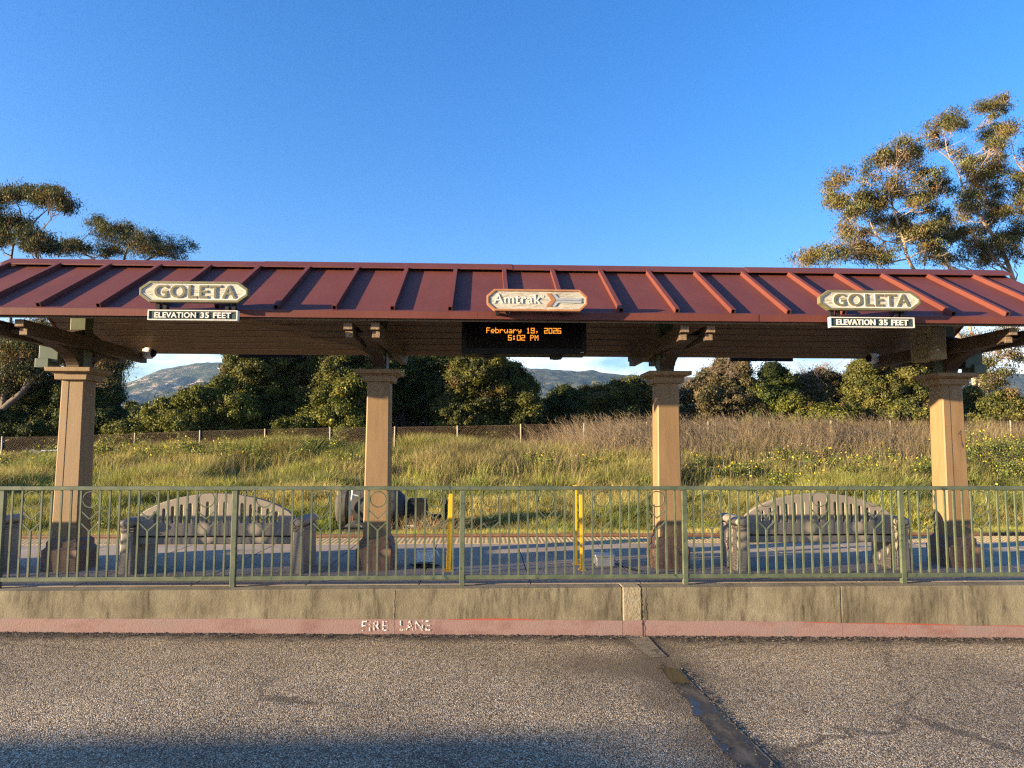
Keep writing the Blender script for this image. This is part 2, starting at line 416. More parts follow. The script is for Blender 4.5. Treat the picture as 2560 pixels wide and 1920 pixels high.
def asphalt_mat():
    m, nt, b, _ = new_mat('coarse_asphalt')
    tc = N(nt, 'ShaderNodeTexCoord')
    nz = noise_node(nt, 30, 2, .5)
    off = N(nt, 'ShaderNodeVectorMath', operation='MULTIPLY_ADD')
    nt.links.new(nz.outputs['Color'], off.inputs[0]); off.inputs[1].default_value = (.02, .02, .02); nt.links.new(tc.outputs['Object'], off.inputs[2])
    v = N(nt, 'ShaderNodeTexVoronoi'); v.inputs['Scale'].default_value = 112; v.inputs['Randomness'].default_value = 1
    nt.links.new(off.outputs['Vector'], v.inputs['Vector'])
    bw = N(nt, 'ShaderNodeRGBToBW'); nt.links.new(v.outputs['Color'], bw.inputs['Color'])
    stones = ramp(nt, bw.outputs['Val'], [(.12, (.135, .100, .064)), (.40, (.33, .258, .168)), (.62, (.56, .455, .31)), (.88, (.86, .74, .55))]).outputs['Color']
    gap = ramp(nt, v.outputs['Distance'], [(.42, (1, 1, 1)), (.66, (.20, .18, .16))]).outputs['Color']
    c = mix(nt, 1.0, stones, gap, 'MULTIPLY')
    n1 = noise_node(nt, .7, 6, .62); f1 = ramp(nt, n1.outputs['Fac'], [(.34, (.74, .73, .72)), (.66, (1.18, 1.16, 1.12))]).outputs['Color']
    c = mix(nt, 1.0, c, f1, 'MULTIPLY')
    n2 = noise_node(nt, 1.5, 5, .6, (.35, 1, 1)); f2 = ramp(nt, n2.outputs['Fac'], [(.60, (0, 0, 0)), (.70, (.65, .65, .65))]).outputs['Color']
    c = mix(nt, f2, c, (.22, .18, .125))               # dried silt
    vc = N(nt, 'ShaderNodeTexVoronoi', feature='DISTANCE_TO_EDGE'); vc.inputs['Scale'].default_value = .42
    nd = noise_node(nt, 2.2, 5, .7); wv = N(nt, 'ShaderNodeVectorMath', operation='MULTIPLY_ADD')
    nt.links.new(nd.outputs['Color'], wv.inputs[0]); wv.inputs[1].default_value = (.55, .55, 0); nt.links.new(tc.outputs['Object'], wv.inputs[2]); nt.links.new(wv.outputs['Vector'], vc.inputs['Vector'])
    fc = ramp(nt, vc.outputs['Distance'], [(.002, (1, 1, 1)), (.0075, (0, 0, 0))]).outputs['Color']
    fm = ramp(nt, noise_node(nt, .5, 3, .5).outputs['Fac'], [(.48, (0, 0, 0)), (.56, (.75, .75, .75))]).outputs['Color']
    c = mix(nt, mix(nt, 1.0, fc, fm, 'MULTIPLY'), c, (.04, .032, .024))
    # wet, dark margin along the gutter and the foot of the wall
    sx = N(nt, 'ShaderNodeSeparateXYZ'); nt.links.new(tc.outputs['Object'], sx.inputs['Vector'])
    n3 = noise_node(nt, 2.0, 5, .65)
    dx = N(nt, 'ShaderNodeMath', operation='SUBTRACT'); nt.links.new(sx.outputs['X'], dx.inputs[0]); dx.inputs[1].default_value = 1.50
    ab = N(nt, 'ShaderNodeMath', operation='ABSOLUTE'); nt.links.new(dx.outputs[0], ab.inputs[0])
    ad = N(nt, 'ShaderNodeMath', operation='SUBTRACT'); nt.links.new(ab.outputs[0], ad.inputs[0]); nt.links.new(n3.outputs['Fac'], ad.inputs[1])
    w = N(nt, 'ShaderNodeMapRange'); nt.links.new(ad.outputs[0], w.inputs['Value'])
    w.inputs['From Min'].default_value, w.inputs['From Max'].default_value = -.50, -.05
    w.inputs['To Min'].default_value, w.inputs['To Max'].default_value = .80, 0
    c = mix(nt, w.outputs['Result'], c, (.055, .042, .030))
    # damp silt fanning out to the left of the gutter's head
    n6 = noise_node(nt, 2.6, 6, .7); wx = N(nt, 'ShaderNodeVectorMath', operation='MULTIPLY_ADD')
    nt.links.new(n6.outputs['Color'], wx.inputs[0]); wx.inputs[1].default_value = (.9, .45, 0); nt.links.new(tc.outputs['Object'], wx.inputs[2])
    mp6 = N(nt, 'ShaderNodeMapping'); mp6.inputs['Location'].default_value = (-1.55 * .95, -6.02 * 2.1, 0); mp6.inputs['Scale'].default_value = (.95, 2.1, 0)
    nt.links.new(wx.outputs['Vector'], mp6.inputs['Vector'])
    ln6 = N(nt, 'ShaderNodeVectorMath', operation='LENGTH'); nt.links.new(mp6.outputs['Vector'], ln6.inputs[0])
    w6 = N(nt, 'ShaderNodeMapRange'); nt.links.new(ln6.outputs['Value'], w6.inputs['Value'])
    w6.inputs['From Min'].default_value, w6.inputs['From Max'].default_value = .35, .85
    w6.inputs['To Min'].default_value, w6.inputs['To Max'].default_value = .72, 0
    c = mix(nt, w6.outputs['Result'], c, (.105, .078, .048))
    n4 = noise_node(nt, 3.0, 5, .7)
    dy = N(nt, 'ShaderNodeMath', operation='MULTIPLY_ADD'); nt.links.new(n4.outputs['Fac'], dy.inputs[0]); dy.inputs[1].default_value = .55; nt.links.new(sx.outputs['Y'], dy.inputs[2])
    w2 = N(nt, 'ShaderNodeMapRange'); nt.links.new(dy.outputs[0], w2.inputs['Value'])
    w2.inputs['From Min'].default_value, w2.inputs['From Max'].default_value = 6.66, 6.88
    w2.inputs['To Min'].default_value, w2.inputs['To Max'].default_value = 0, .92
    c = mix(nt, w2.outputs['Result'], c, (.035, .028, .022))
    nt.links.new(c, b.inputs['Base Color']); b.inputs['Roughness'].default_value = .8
    hgt = N(nt, 'ShaderNodeMath', operation='MULTIPLY_ADD'); nt.links.new(v.outputs['Distance'], hgt.inputs[0]); hgt.inputs[1].default_value = -1.0; nt.links.new(bw.outputs['Val'], hgt.inputs[2])
    bump(nt, b, hgt.outputs[0], .75, .010)
    return m
M['asphalt'] = asphalt_mat()
def platform_mat():
    m, nt, b, _ = new_mat('platform_concrete')
    c = ramp(nt, noise_node(nt, 1.6, 6, .62).outputs['Fac'], [(.30, (.27, .21, .155)), (.55, (.37, .295, .225)), (.75, (.43, .35, .27))]).outputs['Color']
    n3 = noise_node(nt, 14, 3, .5); f3 = ramp(nt, n3.outputs['Fac'], [(.70, (0, 0, 0)), (.73, (.8, .8, .8))]).outputs['Color']
    c = mix(nt, f3, c, (.10, .08, .065))
    n4 = noise_node(nt, 1.2, 5, .65, (.3, 3, 1)); f4 = ramp(nt, n4.outputs['Fac'], [(.55, (0, 0, 0)), (.70, (.55, .55, .55))]).outputs['Color']
    c = mix(nt, f4, c, (.25, .19, .14))
    nt.links.new(c, b.inputs['Base Color']); b.inputs['Roughness'].default_value = .85
    bump(nt, b, noise_node(nt, 90, 4, .6).outputs['Fac'], .25, .004)
    return m
M['platform'] = platform_mat()
M['tactile'] = pmat('worn_yellow_tactile', (.40, .29, .125), (.48, .36, .17), 5, .7, .2, .003, 40, spots=((.36, .24, .11), 9, .55, .68))
M['apron'] = pmat('gutter_concrete', (.17, .140, .095), (.27, .225, .155), 9, .85, .7, .006, 50, spots=((.07, .056, .038), 9, .47, .60))
def gutter_mat():
    m, nt, b, _ = new_mat('wet_gutter_concrete')
    n = noise_node(nt, 2.6, 6, .7, (1.6, .8, 1))
    c = ramp(nt, n.outputs['Fac'], [(.34, (.014, .012, .009)), (.50, (.036, .029, .021)), (.58, (.090, .074, .054)), (.68, (.15, .125, .092))]).outputs['Color']
    nt.links.new(c, b.inputs['Base Color'])
    r_ = ramp(nt, n.outputs['Fac'], [(.38, (.06, .06, .06)), (.48, (.22, .22, .22)), (.58, (.8, .8, .8))]).outputs['Color']
    nt.links.new(r_, b.inputs['Roughness']); b.inputs['Specular IOR Level'].default_value = .35
    bump(nt, b, noise_node(nt, 50, 5, .65).outputs['Fac'], .30, .003); return m
M['gutter'] = gutter_mat()
M['gravel'] = pmat('gravel_grains', (.03, .024, .018), (.34, .28, .20), 24, .9, 0, lo=.42, hi=.80)
M['ballast'] = pmat('track_ballast', (.10, .085, .065), (.26, .22, .17), 22, .9, .9, .03, 26)
M['leaf_debris'] = pmat('dry_leaf', (.45, .33, .2), (.55, .42, .28), 24, .9, 0)
def water_mat():
    m, nt, b, _ = new_mat('shallow_puddle_water')
    b.inputs['Base Color'].default_value = (.030, .023, .013, 1); b.inputs['Roughness'].default_value = .06
    bump(nt, b, noise_node(nt, 14, 3, .5).outputs['Fac'], .05, .004); return m
M['puddle'] = water_mat()
def ground_mat():
    m, nt, b, _ = new_mat('dry_grassy_soil')
    c = ramp(nt, noise_node(nt, .35, 6, .65).outputs['Fac'], [(.30, (.085, .085, .028)), (.50, (.14, .12, .05)), (.70, (.17, .13, .07))]).outputs['Color']
    nt.links.new(c, b.inputs['Base Color']); b.inputs['Roughness'].default_value = .95
    bump(nt, b, noise_node(nt, 5, 5, .6).outputs['Fac'], .6, .05); return m
M['ground'] = ground_mat()
def hill_mat():
    m, nt, b, _ = new_mat('chaparral_hillside')
    c = ramp(nt, noise_node(nt, .020, 8, .70).outputs['Fac'], [(.40, (.010, .018, .008)), (.50, (.038, .052, .020)), (.60, (.105, .105, .048))]).outputs['Color']
    n2 = noise_node(nt, .024, 8, .74, (1, 1, 1.6)); f = ramp(nt, n2.outputs['Fac'], [(.525, (0, 0, 0)), (.565, (1, 1, 1))]).outputs['Color']
    n3 = noise_node(nt, .0022, 3, .5); f3 = ramp(nt, n3.outputs['Fac'], [(.46, (0, 0, 0)), (.60, (1, 1, 1))]).outputs['Color']
    at_ = N(nt, 'ShaderNodeAttribute', attribute_name='Col')
    g = mix(nt, 1.0, mix(nt, 1.0, f, f3, 'MULTIPLY'), at_.outputs['Color'], 'MULTIPLY')
    c = mix(nt, g, c, (.72, .54, .36))
    nt.links.new(c, b.inputs['Base Color']); b.inputs['Roughness'].default_value = .95; b.inputs['Specular IOR Level'].default_value = .1
    bump(nt, b, noise_node(nt, .045, 6, .7).outputs['Fac'], 1.0, 22); return m
M['hill'] = hill_mat()
def foliage_mat(name, trans=.3, rough=.5, spec=.35):
    m, nt, b, out = new_mat(name)
    a = N(nt, 'ShaderNodeAttribute', attribute_name='Col')
    nt.links.new(a.outputs['Color'], b.inputs['Base Color']); b.inputs['Roughness'].default_value = rough; b.inputs['Specular IOR Level'].default_value = spec
    t = N(nt, 'ShaderNodeBsdfTranslucent'); nt.links.new(mix(nt, 1.0, a.outputs['Color'], (1.25, 1.2, .8), 'MULTIPLY'), t.inputs['Color'])
    mx = N(nt, 'ShaderNodeMixShader'); mx.inputs['Fac'].default_value = trans
    nt.links.new(b.outputs['BSDF'], mx.inputs[1]); nt.links.new(t.outputs['BSDF'], mx.inputs[2]); nt.links.new(mx.outputs['Shader'], out.inputs['Surface'])
    return m
M['leaf'] = foliage_mat('shrub_leaves', .20, .55, .14)
M['euc_leaf'] = foliage_mat('eucalyptus_leaves', .25, .55, .14)
M['blade'] = foliage_mat('grass_blades', .35, .6, .2)
def emit_mat():
    m, nt, b, _ = new_mat('amber_display_dots')
    n = noise_node(nt, 160, 1, .5)
    c = ramp(nt, n.outputs['Fac'], [(.38, (1.0, .20, .015)), (.62, (1.0, .46, .05))]).outputs['Color']
    b.inputs['Base Color'].default_value = (.02, .01, 0, 1)
    nt.links.new(c, b.inputs['Emission Color']); b.inputs['Emission Strength'].default_value = .42
    return m
M['led'] = emit_mat()
def ledface_mat():
    m, nt, b, _ = new_mat('louvred_display_face')
    tc = N(nt, 'ShaderNodeTexCoord'); w = N(nt, 'ShaderNodeTexWave'); w.inputs['Scale'].default_value = 22; w.inputs['Distortion'].default_value = 0
    nt.links.new(tc.outputs['Object'], w.inputs['Vector'])
    c = ramp(nt, w.outputs['Fac'], [(.2, (.004, .0035, .0035)), (.8, (.014, .010, .009))]).outputs['Color']
    nt.links.new(c, b.inputs['Base Color']); b.inputs['Roughness'].default_value = .7; b.inputs['Specular IOR Level'].default_value = .1; return m
M['ledface'] = ledface_mat()

# ------------------------------------------------------------------ ground, hills, road, platform
def zroad(x):
    return -.418 - .0138 * np.clip(x, -9, 9)
FENCE_Y = 28.0
_fx = np.array([-60, -16.5, -11.3, -6.2, 0, 5, 11, 20, 60]); _fz = np.array([-.05, .12, .32, .46, .55, .66, .74, .80, .9])
def gz(x, y):
    x = np.asarray(x, float); y = np.asarray(y, float)
    zf = np.interp(x, _fx, _fz)
    z = np.where(y < 12.9, -.52, -.52 - .33 * smooth(12.9, 15.2, y))
    t = np.clip((y - 15.6) / (FENCE_Y - 15.6), 0, 1)
    z = np.where(y > 15.2, -.85 + (zf + .85) * (t ** .85), z)
    z = z + np.where(y > FENCE_Y, .02 * np.clip(y - FENCE_Y, 0, 30), 0)
    z = z + np.where(y > 14, .16 * (fbm(x * .35 + 3, y * .35, 3) - .5) * smooth(14, 17, y), 0)
    z = np.where(y < 10.3, -1.6, z)
    z = np.where(y > 70, z * np.clip((160 - y) / 90, 0, 1), z)
    return z
def grid_mesh(name, xs, ys, zf, colf=None):
    X, Yg = np.meshgrid(xs, ys)
    V = np.stack([X, Yg, zf(X, Yg)], -1).reshape(-1, 3)
    nx, ny = len(xs), len(ys); i = np.arange(nx - 1)[None, :] + nx * np.arange(ny - 1)[:, None]
    q = np.stack([i, i + 1, i + 1 + nx, i + nx], -1).reshape(-1)
    c = colf(X, Yg).reshape(-1, 3) if colf else None
    me = fast_mesh(name, V, q, np.arange(0, len(q), 4), c); me.shade_smooth(); return me
gx = np.concatenate([[-3900, -2000, -900, -400, -200, -120], np.arange(-70, 70.1, .8), [120, 200, 400, 900, 2000, 3900]])
gy = np.concatenate([[-90, -40, -10, 6.8, 10.29, 10.31], np.arange(10.8, 45, .6), [55, 70, 90, 120, 160, 300, 600, 1200, 2400, 3500]])
kind(link('ground', grid_mesh('ground', gx, gy, gz), M['ground']), 'structure')

_rx = np.array([-3900, -2600, -1848, -1640, -1532, -1434, -1341, -1247, -1171, -1105, -1033, -850, -500, -100, 118, 238, 392, 454, 615, 891, 1200, 1600, 2094, 2281, 2500, 3900])
_rz = np.array([90, 150, 205, 225, 236, 259, 300, 321, 328, 331, 336, 352, 342, 325, 319, 317, 306, 310, 292, 279, 268, 284, 306, 308, 296, 240.])
def hz(X, Y):
    u = np.clip((Y - 1300) / 1700.0, 0, None)
    ridge = np.interp(X, _rx, _rz) + 10 * (fbm(X * .012, X * 0 + 3, 4) - .5)
    base = np.where(u < 1, u ** 1.25, 1 - .9 * np.clip(u - 1, 0, 1))
    rid = np.abs(fbm(X * .0022 + 1.7 * fbm(X * .001, Y * .001, 2), Y * .0012, 6, .55) - .5) * 2
    rid2 = np.abs(fbm(X * .0075 + 9, Y * .004 + 4, 4, .6) - .5) * 2
    cut = np.clip(4 * u * (1 - u), 0, 1)
    z = ridge * base - (150 * (1 - rid) - 75) * cut * .8 - (80 * (1 - rid2) - 36) * cut * .8
    z += 9 * (fbm(X * .03, Y * .03, 3) - .5) * np.clip(u * 2, 0, 1)
    foot = 95 * fbm(X * .0016 + 30, Y * .0015, 4) * smooth(500, 1000, Y) * (1 - smooth(1200, 1900, Y))
    return np.maximum(z, 0) + foot - 14 * (Y < 560)
def hcol(X, Y):
    r = .42 + .65 * (1 - smooth(-700, -150, X)) + .25 * fbm(X * .002, Y * .002, 3)
    return np.repeat(np.clip(r, 0, 1)[..., None], 3, -1)
kind(link('hills', grid_mesh('hills', np.linspace(-3000, 3100, 520), np.linspace(500, 3420, 210), hz, hcol), M['hill']), 'structure')

xs = np.concatenate([[-140, -60, -30], np.arange(-12, 12.1, .5), [30, 60, 140]])
ys = np.concatenate([[-60, -30, -15, -8, -4], np.arange(-2, 6.3, .5), [6.5, 6.72]])
kind(link('road', grid_mesh('road', xs, ys, lambda X, Y: zroad(X) + .016 * (fbm(X * .5, Y * .5, 3) - .5) * (Y < 6.2) * (np.abs(X - 1.5) > .8)), M['asphalt']), 'structure')

# valley gutter that drains away from the foot of the wall
def strip(mb, pts, dz):
    v = [(x, y, float(zroad(x)) + dz) for x, y in pts]; n = len(v) // 2
    return mb.add(v, [(i, i + 1, n + i + 1, n + i) for i in range(n - 1)])
L = [(1.41, 5.75), (1.395, 5.2), (1.40, 4.6), (1.425, 4.0), (1.44, 3.2), (1.45, 1.5)]
Rr = [(1.545, 5.75), (1.56, 5.2), (1.59, 4.6), (1.625, 4.0), (1.66, 3.2), (1.70, 1.5)]
# outline wobbled so the broken asphalt edge is not a ruled line
def wob(p, s):
    out = []
    for (a, b), (c, d) in zip(p[:-1], p[1:]):
        for k in range(12):
            t = k / 12; y = b + (d - b) * t
            out.append((a + (c - a) * t + s * (float(fbm(np.array(y * 5.0 + 3 * s * 100), np.array(.3), 3)) - .5), y))
    return out + [p[-1]]
gm = MB(); strip(gm, wob(L, .10) + wob(Rr, .012), .0045)
kind(obj('gutter', gm, M['gutter']), 'structure')
gm = MB(); strip(gm, wob(Rr, .012) + [(x + .007, y) for x, y in wob(Rr, .02)], .0065)      # pale strip paints the sunlit line along the gutter's right edge
kind(obj('gutter_lit_edge', gm, M['apron']), 'structure')
gm = MB(); strip(gm, [(1.315, 6.71), (1.33, 6.5), (1.36, 6.22), (1.40, 6.02), (1.525, 6.71), (1.525, 6.5), (1.53, 6.25), (1.545, 6.05)], .004)
kind(obj('gutter_apron', gm, M['apron']), 'structure')
def blob(cx, cy, rx, ry, n=40, seed=0, w=.35):
    r = np.random.default_rng(seed); ph = r.random(5) * 6.28
    return [(cx + rx * cos(t) * (1 + w * sin(3 * t + ph[0]) * .5 + w * .4 * sin(7 * t + ph[1])), cy + ry * sin(t) * (1 + w * .5 * sin(4 * t + ph[2]) + w * .3 * sin(9 * t + ph[3]))) for t in np.linspace(0, 2 * pi, n, endpoint=False)]
def flat(mb, ring, dz):
    return mb.add([(x, y, float(zroad(x)) + dz) for x, y in ring], [tuple(range(len(ring)))])
gm = MB()
flat(gm, [(1.418, 5.73), (1.47, 5.745), (1.538, 5.735), (1.545, 5.6), (1.55, 5.44), (1.53, 5.36), (1.50, 5.38), (1.475, 5.33), (1.44, 5.40), (1.425, 5.36), (1.412, 5.45), (1.42, 5.6)], .0075)
kind(obj('puddle', gm, M['puddle']), 'structure')

# gravel washed up against the wall
def stones(n, fx, fy, size, seed):
    r = np.random.default_rng(seed); x = fx(r, n); y = fy(r, n); s = size * (.4 + r.random(n) ** 2 * 1.2)
    oct_ = np.array([(1, 0, 0), (0, 1, 0), (-1, 0, 0), (0, -1, 0), (0, 0, .8), (0, 0, -.4)], float)
    fa = np.array([(0, 1, 4), (1, 2, 4), (2, 3, 4), (3, 0, 4)])
    th = r.random(n) * 6.28; c, sn = np.cos(th), np.sin(th)
    o = oct_[None] * (.7 + .6 * r.random((n, 6, 3)))
    V = np.stack([(o[..., 0] * c[:, None] - o[..., 1] * sn[:, None]) * s[:, None] + x[:, None],
                  (o[..., 0] * sn[:, None] + o[..., 1] * c[:, None]) * s[:, None] + y[:, None],
                  o[..., 2] * s[:, None] * .8 + zroad(x)[:, None] + .004], -1).reshape(-1, 3)
    q = (fa[None] + 6 * np.arange(n)[:, None, None]).reshape(-1)
    return V, q
V1, q1 = stones(5200, lambda r, n: r.uniform(-7, 7.5, n), lambda r, n: 6.70 - np.abs(r.normal(0, .085, n)), .008, 3)
V2, q2 = stones(420, lambda r, n: r.uniform(-6, 7, n), lambda r, n: r.uniform(3.6, 6.4, n), .006, 4)
V3, q3 = stones(500, lambda r, n: np.where(r.random(n) < .7, 1.60, 1.41) + r.normal(0, .02, n), lambda r, n: r.uniform(3.6, 5.9, n), .007, 6)
V = np.concatenate([V1, V2, V3]); q = np.concatenate([q1, q2 + len(V1), q3 + len(V1) + len(V2)])
kind(link('gravel', fast_mesh('gravel', V, q, np.arange(0, len(q), 3)), M['gravel']), 'stuff')

# platform paving in slabs with open joints
WALL_Y = 6.70
mb = MB(); jx = [-40] + [-3.80 + 1.065 * k for k in range(-8, 15)] + [40]
for a, b in zip(jx[:-1], jx[1:]):
    mb.box(a + .006, b - .006, 6.905, 9.61, -.35, 0)
mb.box(-40, 40, 6.96, 9.6, -1.5, -.012)
kind(obj('platform_paving', mb, M['platform'], bevel=.004), 'structure')
# tactile edge: raised diagonal bars of domes on a yellow strip
mb = MB()
for k in range(-12, 14):
    mb.box(k * .914 + .003, (k + 1) * .914 - .003, 9.615, 10.20, -.25, .004)
for i in range(int(17 / .058)):
    x = -7.2 + i * .058
    for j in range(10):
        y = 9.645 + j * .058
        mb.add([(x - .014, y - .014, .004), (x + .014, y - .014, .004), (x + .014, y + .014, .004), (x - .014, y + .014, .004),
                (x - .009, y - .009, .008), (x + .009, y - .009, .008), (x + .009, y + .009, .008), (x - .009, y + .009, .008)],
               [(4, 5, 6, 7), (0, 1, 5, 4), (1, 2, 6, 5), (2, 3, 7, 6), (3, 0, 4, 7)])
tag(obj('tactile_strip', mb, M['tactile']), 'worn yellow tactile strip of raised domes along the track edge of the platform', 'tactile strip')
mb = MB(); mb.box(-40, 40, 9.7, 10.16, -1.4, -.256)
kind(obj('platform_footing', mb, M['wall']), 'structure')

# track: the ballast and the two rails on it
mb = MB(); mb.add([(-90, 10.25, -.42), (90, 10.25, -.42), (90, 12.5, -.42), (-90, 12.5, -.42), (90, 13.1, -.60), (-90, 13.1, -.60)], [(0, 1, 2, 3), (3, 2, 4, 5)])
kind(obj('track_bed', mb, M['ballast']), 'structure')
railp = [(-.075, -.155), (.075, -.155), (.075, -.14), (.012, -.125), (.012, -.045), (.036, -.035), (.036, 0), (-.036, 0), (-.036, -.035), (-.012, -.045), (-.012, -.125), (-.075, -.14)]
for yy, lab in ((12.0, 'rusty steel rail farther from the platform, in front of the grass'), (10.565, 'rusty steel rail close under the platform edge')):
    mb = MB(); mb.prism([(yy + a, -.175 + b) for a, b in railp], 'x', -60, 60)
    tag(obj('railway_rail', mb, M['rail']), lab, 'rail', 'rails of the track')

# ------------------------------------------------------------------ retaining wall with the red kerb band
wall = thing('retaining_wall', 'low stained concrete platform wall with a faded red kerb band', 'wall', (0, 6.8, 0))
segs = [-40, -.815, 1.296]
mb = MB()
mb.box(-40, 1.296, WALL_Y, 6.90, -1.2, 0); obj('wall_body', mb, M['wall'], wall, bevel=.008)
mb = MB(); mb.box(1.486, 3.3695, WALL_Y, 6.90, -1.2, 0); obj('wall_body', mb, M['wall'], wall, bevel=.008)
mb = MB(); mb.box(3.3715, 40, WALL_Y, 6.90, -1.2, 0); obj('wall_body', mb, M['wall'], wall, bevel=.008)
mb = MB(); mb.box(1.299, 1.480, WALL_Y - .004, 6.90, -1.2, .003); obj('mortar_patch', mb, M['patch'], wall, bevel=.012)
def ztop(x): return float(np.interp(x, [-9, -4.26, .27, 2.67, 5.05, 9], [-.205, -.238, -.281, -.315, -.376, -.44]))
bandsegs = [(-40, 1.296), (1.299, 1.480), (1.486, 3.3695), (3.3715, 40)]
for i, (a, b) in enumerate(bandsegs):
    n = 14; xs_ = np.linspace(max(a, -12), min(b, 12), n); mb = MB(); yf = WALL_Y - (.012 if i == 1 else .007)
    top = [(x, ztop(x) + .004 * sin(9 * x)) for x in xs_]; botm = [(x, -.72) for x in xs_[::-1]]
    v = [(x, yf, z) for x, z in botm] + [(x, yf, z) for x, z in top] + [(x, WALL_Y + .02, z) for x, z in top]
    mb.add(v, [(2 * n - 2 - k, 2 * n - 1 - k, k, k + 1) if False else (n + k, n + k + 1, n - 2 - k, n - 1 - k) for k in range(n - 1)] + [(n + k + 1, n + k, 2 * n + k, 2 * n + k + 1) for k in range(n - 1)])
    obj('painted_kerb', mb, M['band'], wall)
r = random.Random(4)
for z0_, z1_, yy in ((ztop(-.81) + .006, -.004, WALL_Y - .0025), (-.42, ztop(-.81) + .002, WALL_Y - .0085)):
    zs = [z1_ + (z0_ - z1_) * k / 13 for k in range(14)]; mb = MB(); mid_ = -.815
    e0 = [mid_ - r.uniform(.002, .008) for _ in zs]; e1 = [mid_ + r.uniform(.002, .008) for _ in zs]
    mb.add([(a, yy, z) for a, z in zip(e0, zs)] + [(a, yy, z) for a, z in zip(e1, zs)], [(k, k + 1, 15 + k, 14 + k) for k in range(13)])
    obj('mortar_joint', mb, M['patch'], wall)
# over-sprayed bright red line above the band
mb = MB()
for x0, x1, th in ((-.33, .55, .013), (3.0, 3.34, .006), (3.4, 4.55, .008), (4.7, 5.6, .007)):
    xs_ = np.linspace(x0, x1, 12)
    hh = [th * sin(pi * (k + .3) / 12.5) + .001 for k in range(12)]
    v = [(x, WALL_Y - .0095, ztop(x) - .004) for x in xs_] + [(x, WALL_Y - .0095, ztop(x) - .003 + h) for x, h in zip(xs_, hh)]
    mb.add(v, [(k, k + 1, 13 + k, 12 + k) for k in range(11)])
obj('paint_line', mb, M['bright_red'], wall)
# stencilled words
a, b = at(905, 1585, WALL_Y), at(1078, 1548, WALL_Y)
mb = MB(); zb, zt_ = at(985, 1576, WALL_Y)[2], at(985, 1551, WALL_Y)[2]
lettering(mb, 'FIRE', at(905, 1560, WALL_Y)[0], at(970, 1560, WALL_Y)[0], zb, zt_, WALL_Y - .0125, .003, -.004, 1.1)
lettering(mb, 'LANE', at(1000, 1560, WALL_Y)[0], at(1076, 1560, WALL_Y)[0], zb, zt_, WALL_Y - .0125, .003, -.004, 1.1)
obj('stencil_lettering', mb, M['stencil'], wall)
# the crack beside the patch
mb = MB(); z = .003; x = 1.483; r = random.Random(3); pts = []
while z > -.5:
    pts.append((x + r.uniform(-.009, .009), z)); z -= .022
mb.add([(p[0] - .0025 - .002 * r.random(), WALL_Y - .0135, p[1]) for p in pts] + [(p[0] + .0025 + .002 * r.random(), WALL_Y - .0135, p[1]) for p in pts],
       [(k, k + 1, len(pts) + k + 1, len(pts) + k) for k in range(len(pts) - 1)])
obj('crack', mb, M['crack'], wall)

# ------------------------------------------------------------------ railing
RY = 6.84; PX0, PS = -.197, 2.13; SL = PS / 24
rail = thing('guard_railing', 'long green steel railing with rings and chevrons on top of the platform wall', 'railing', (0, RY, 0))
posts = [PX0 + PS * k for k in range(-5, 4)]
for p in posts:
    mb = MB(); mb.box(p - .024, p + .024, RY - .024, RY + .024, .0, .889); obj('post', mb, M['steel_green'], rail, bevel=.003)
mb = MB(); mb.box(posts[0] - .03, posts[-1] + 1.0, RY - .022, RY + .022, .892, .929); obj('top_rail', mb, M['steel_green'], rail, bevel=.005)
for p, q in zip(posts, posts[1:] + [posts[-1] + 1.0]):
    mb = MB(); mb.box(p + .024, q - .024, RY - .02, RY + .02, .058, .098); obj('bottom_rail', mb, M['steel_green'], rail, bevel=.004)
out_b, out_o = MB(), MB()
def ornament(mb, x):
    mb.torus((x, RY, .806), .0725, .0055, 'y', 36, 6)
    for zt, zb in ((.700, .622), (.590, .512)):
        mb.bar((x - .080, RY, zt), (x + .002, RY, zb), .010, .011, (0, 1, 0)); mb.bar((x + .080, RY, zt), (x - .002, RY, zb), .010, .011, (0, 1, 0))
    mb.box(x - .009, x + .009, RY - .009, RY + .009, .100, .516)
for p in posts:
    for j in range(1, 24):
        x = p + j * SL
        if x > posts[-1] + .98: continue
        # the frame sees x from about -5.1 to 5.6 in the railing's plane
        seen = -5.15 < x < 5.65
        if j % 6 == 3:
            if seen: mb = MB(); ornament(mb, x); obj('ring_chevron', mb, M['steel_green'], rail)
            else: ornament(out_o, x)
        elif seen:
            mb = MB(); mb.box(x - .008, x + .008, RY - .008, RY + .008, .098, .893); obj('baluster', mb, M['steel_green'], rail)
        else: out_b.box(x - .008, x + .008, RY - .008, RY + .008, .098, .893)
kind(obj('baluster', out_b, M['steel_green'], rail), 'stuff'); kind(obj('ring_chevron', out_o, M['steel_green'], rail), 'stuff')

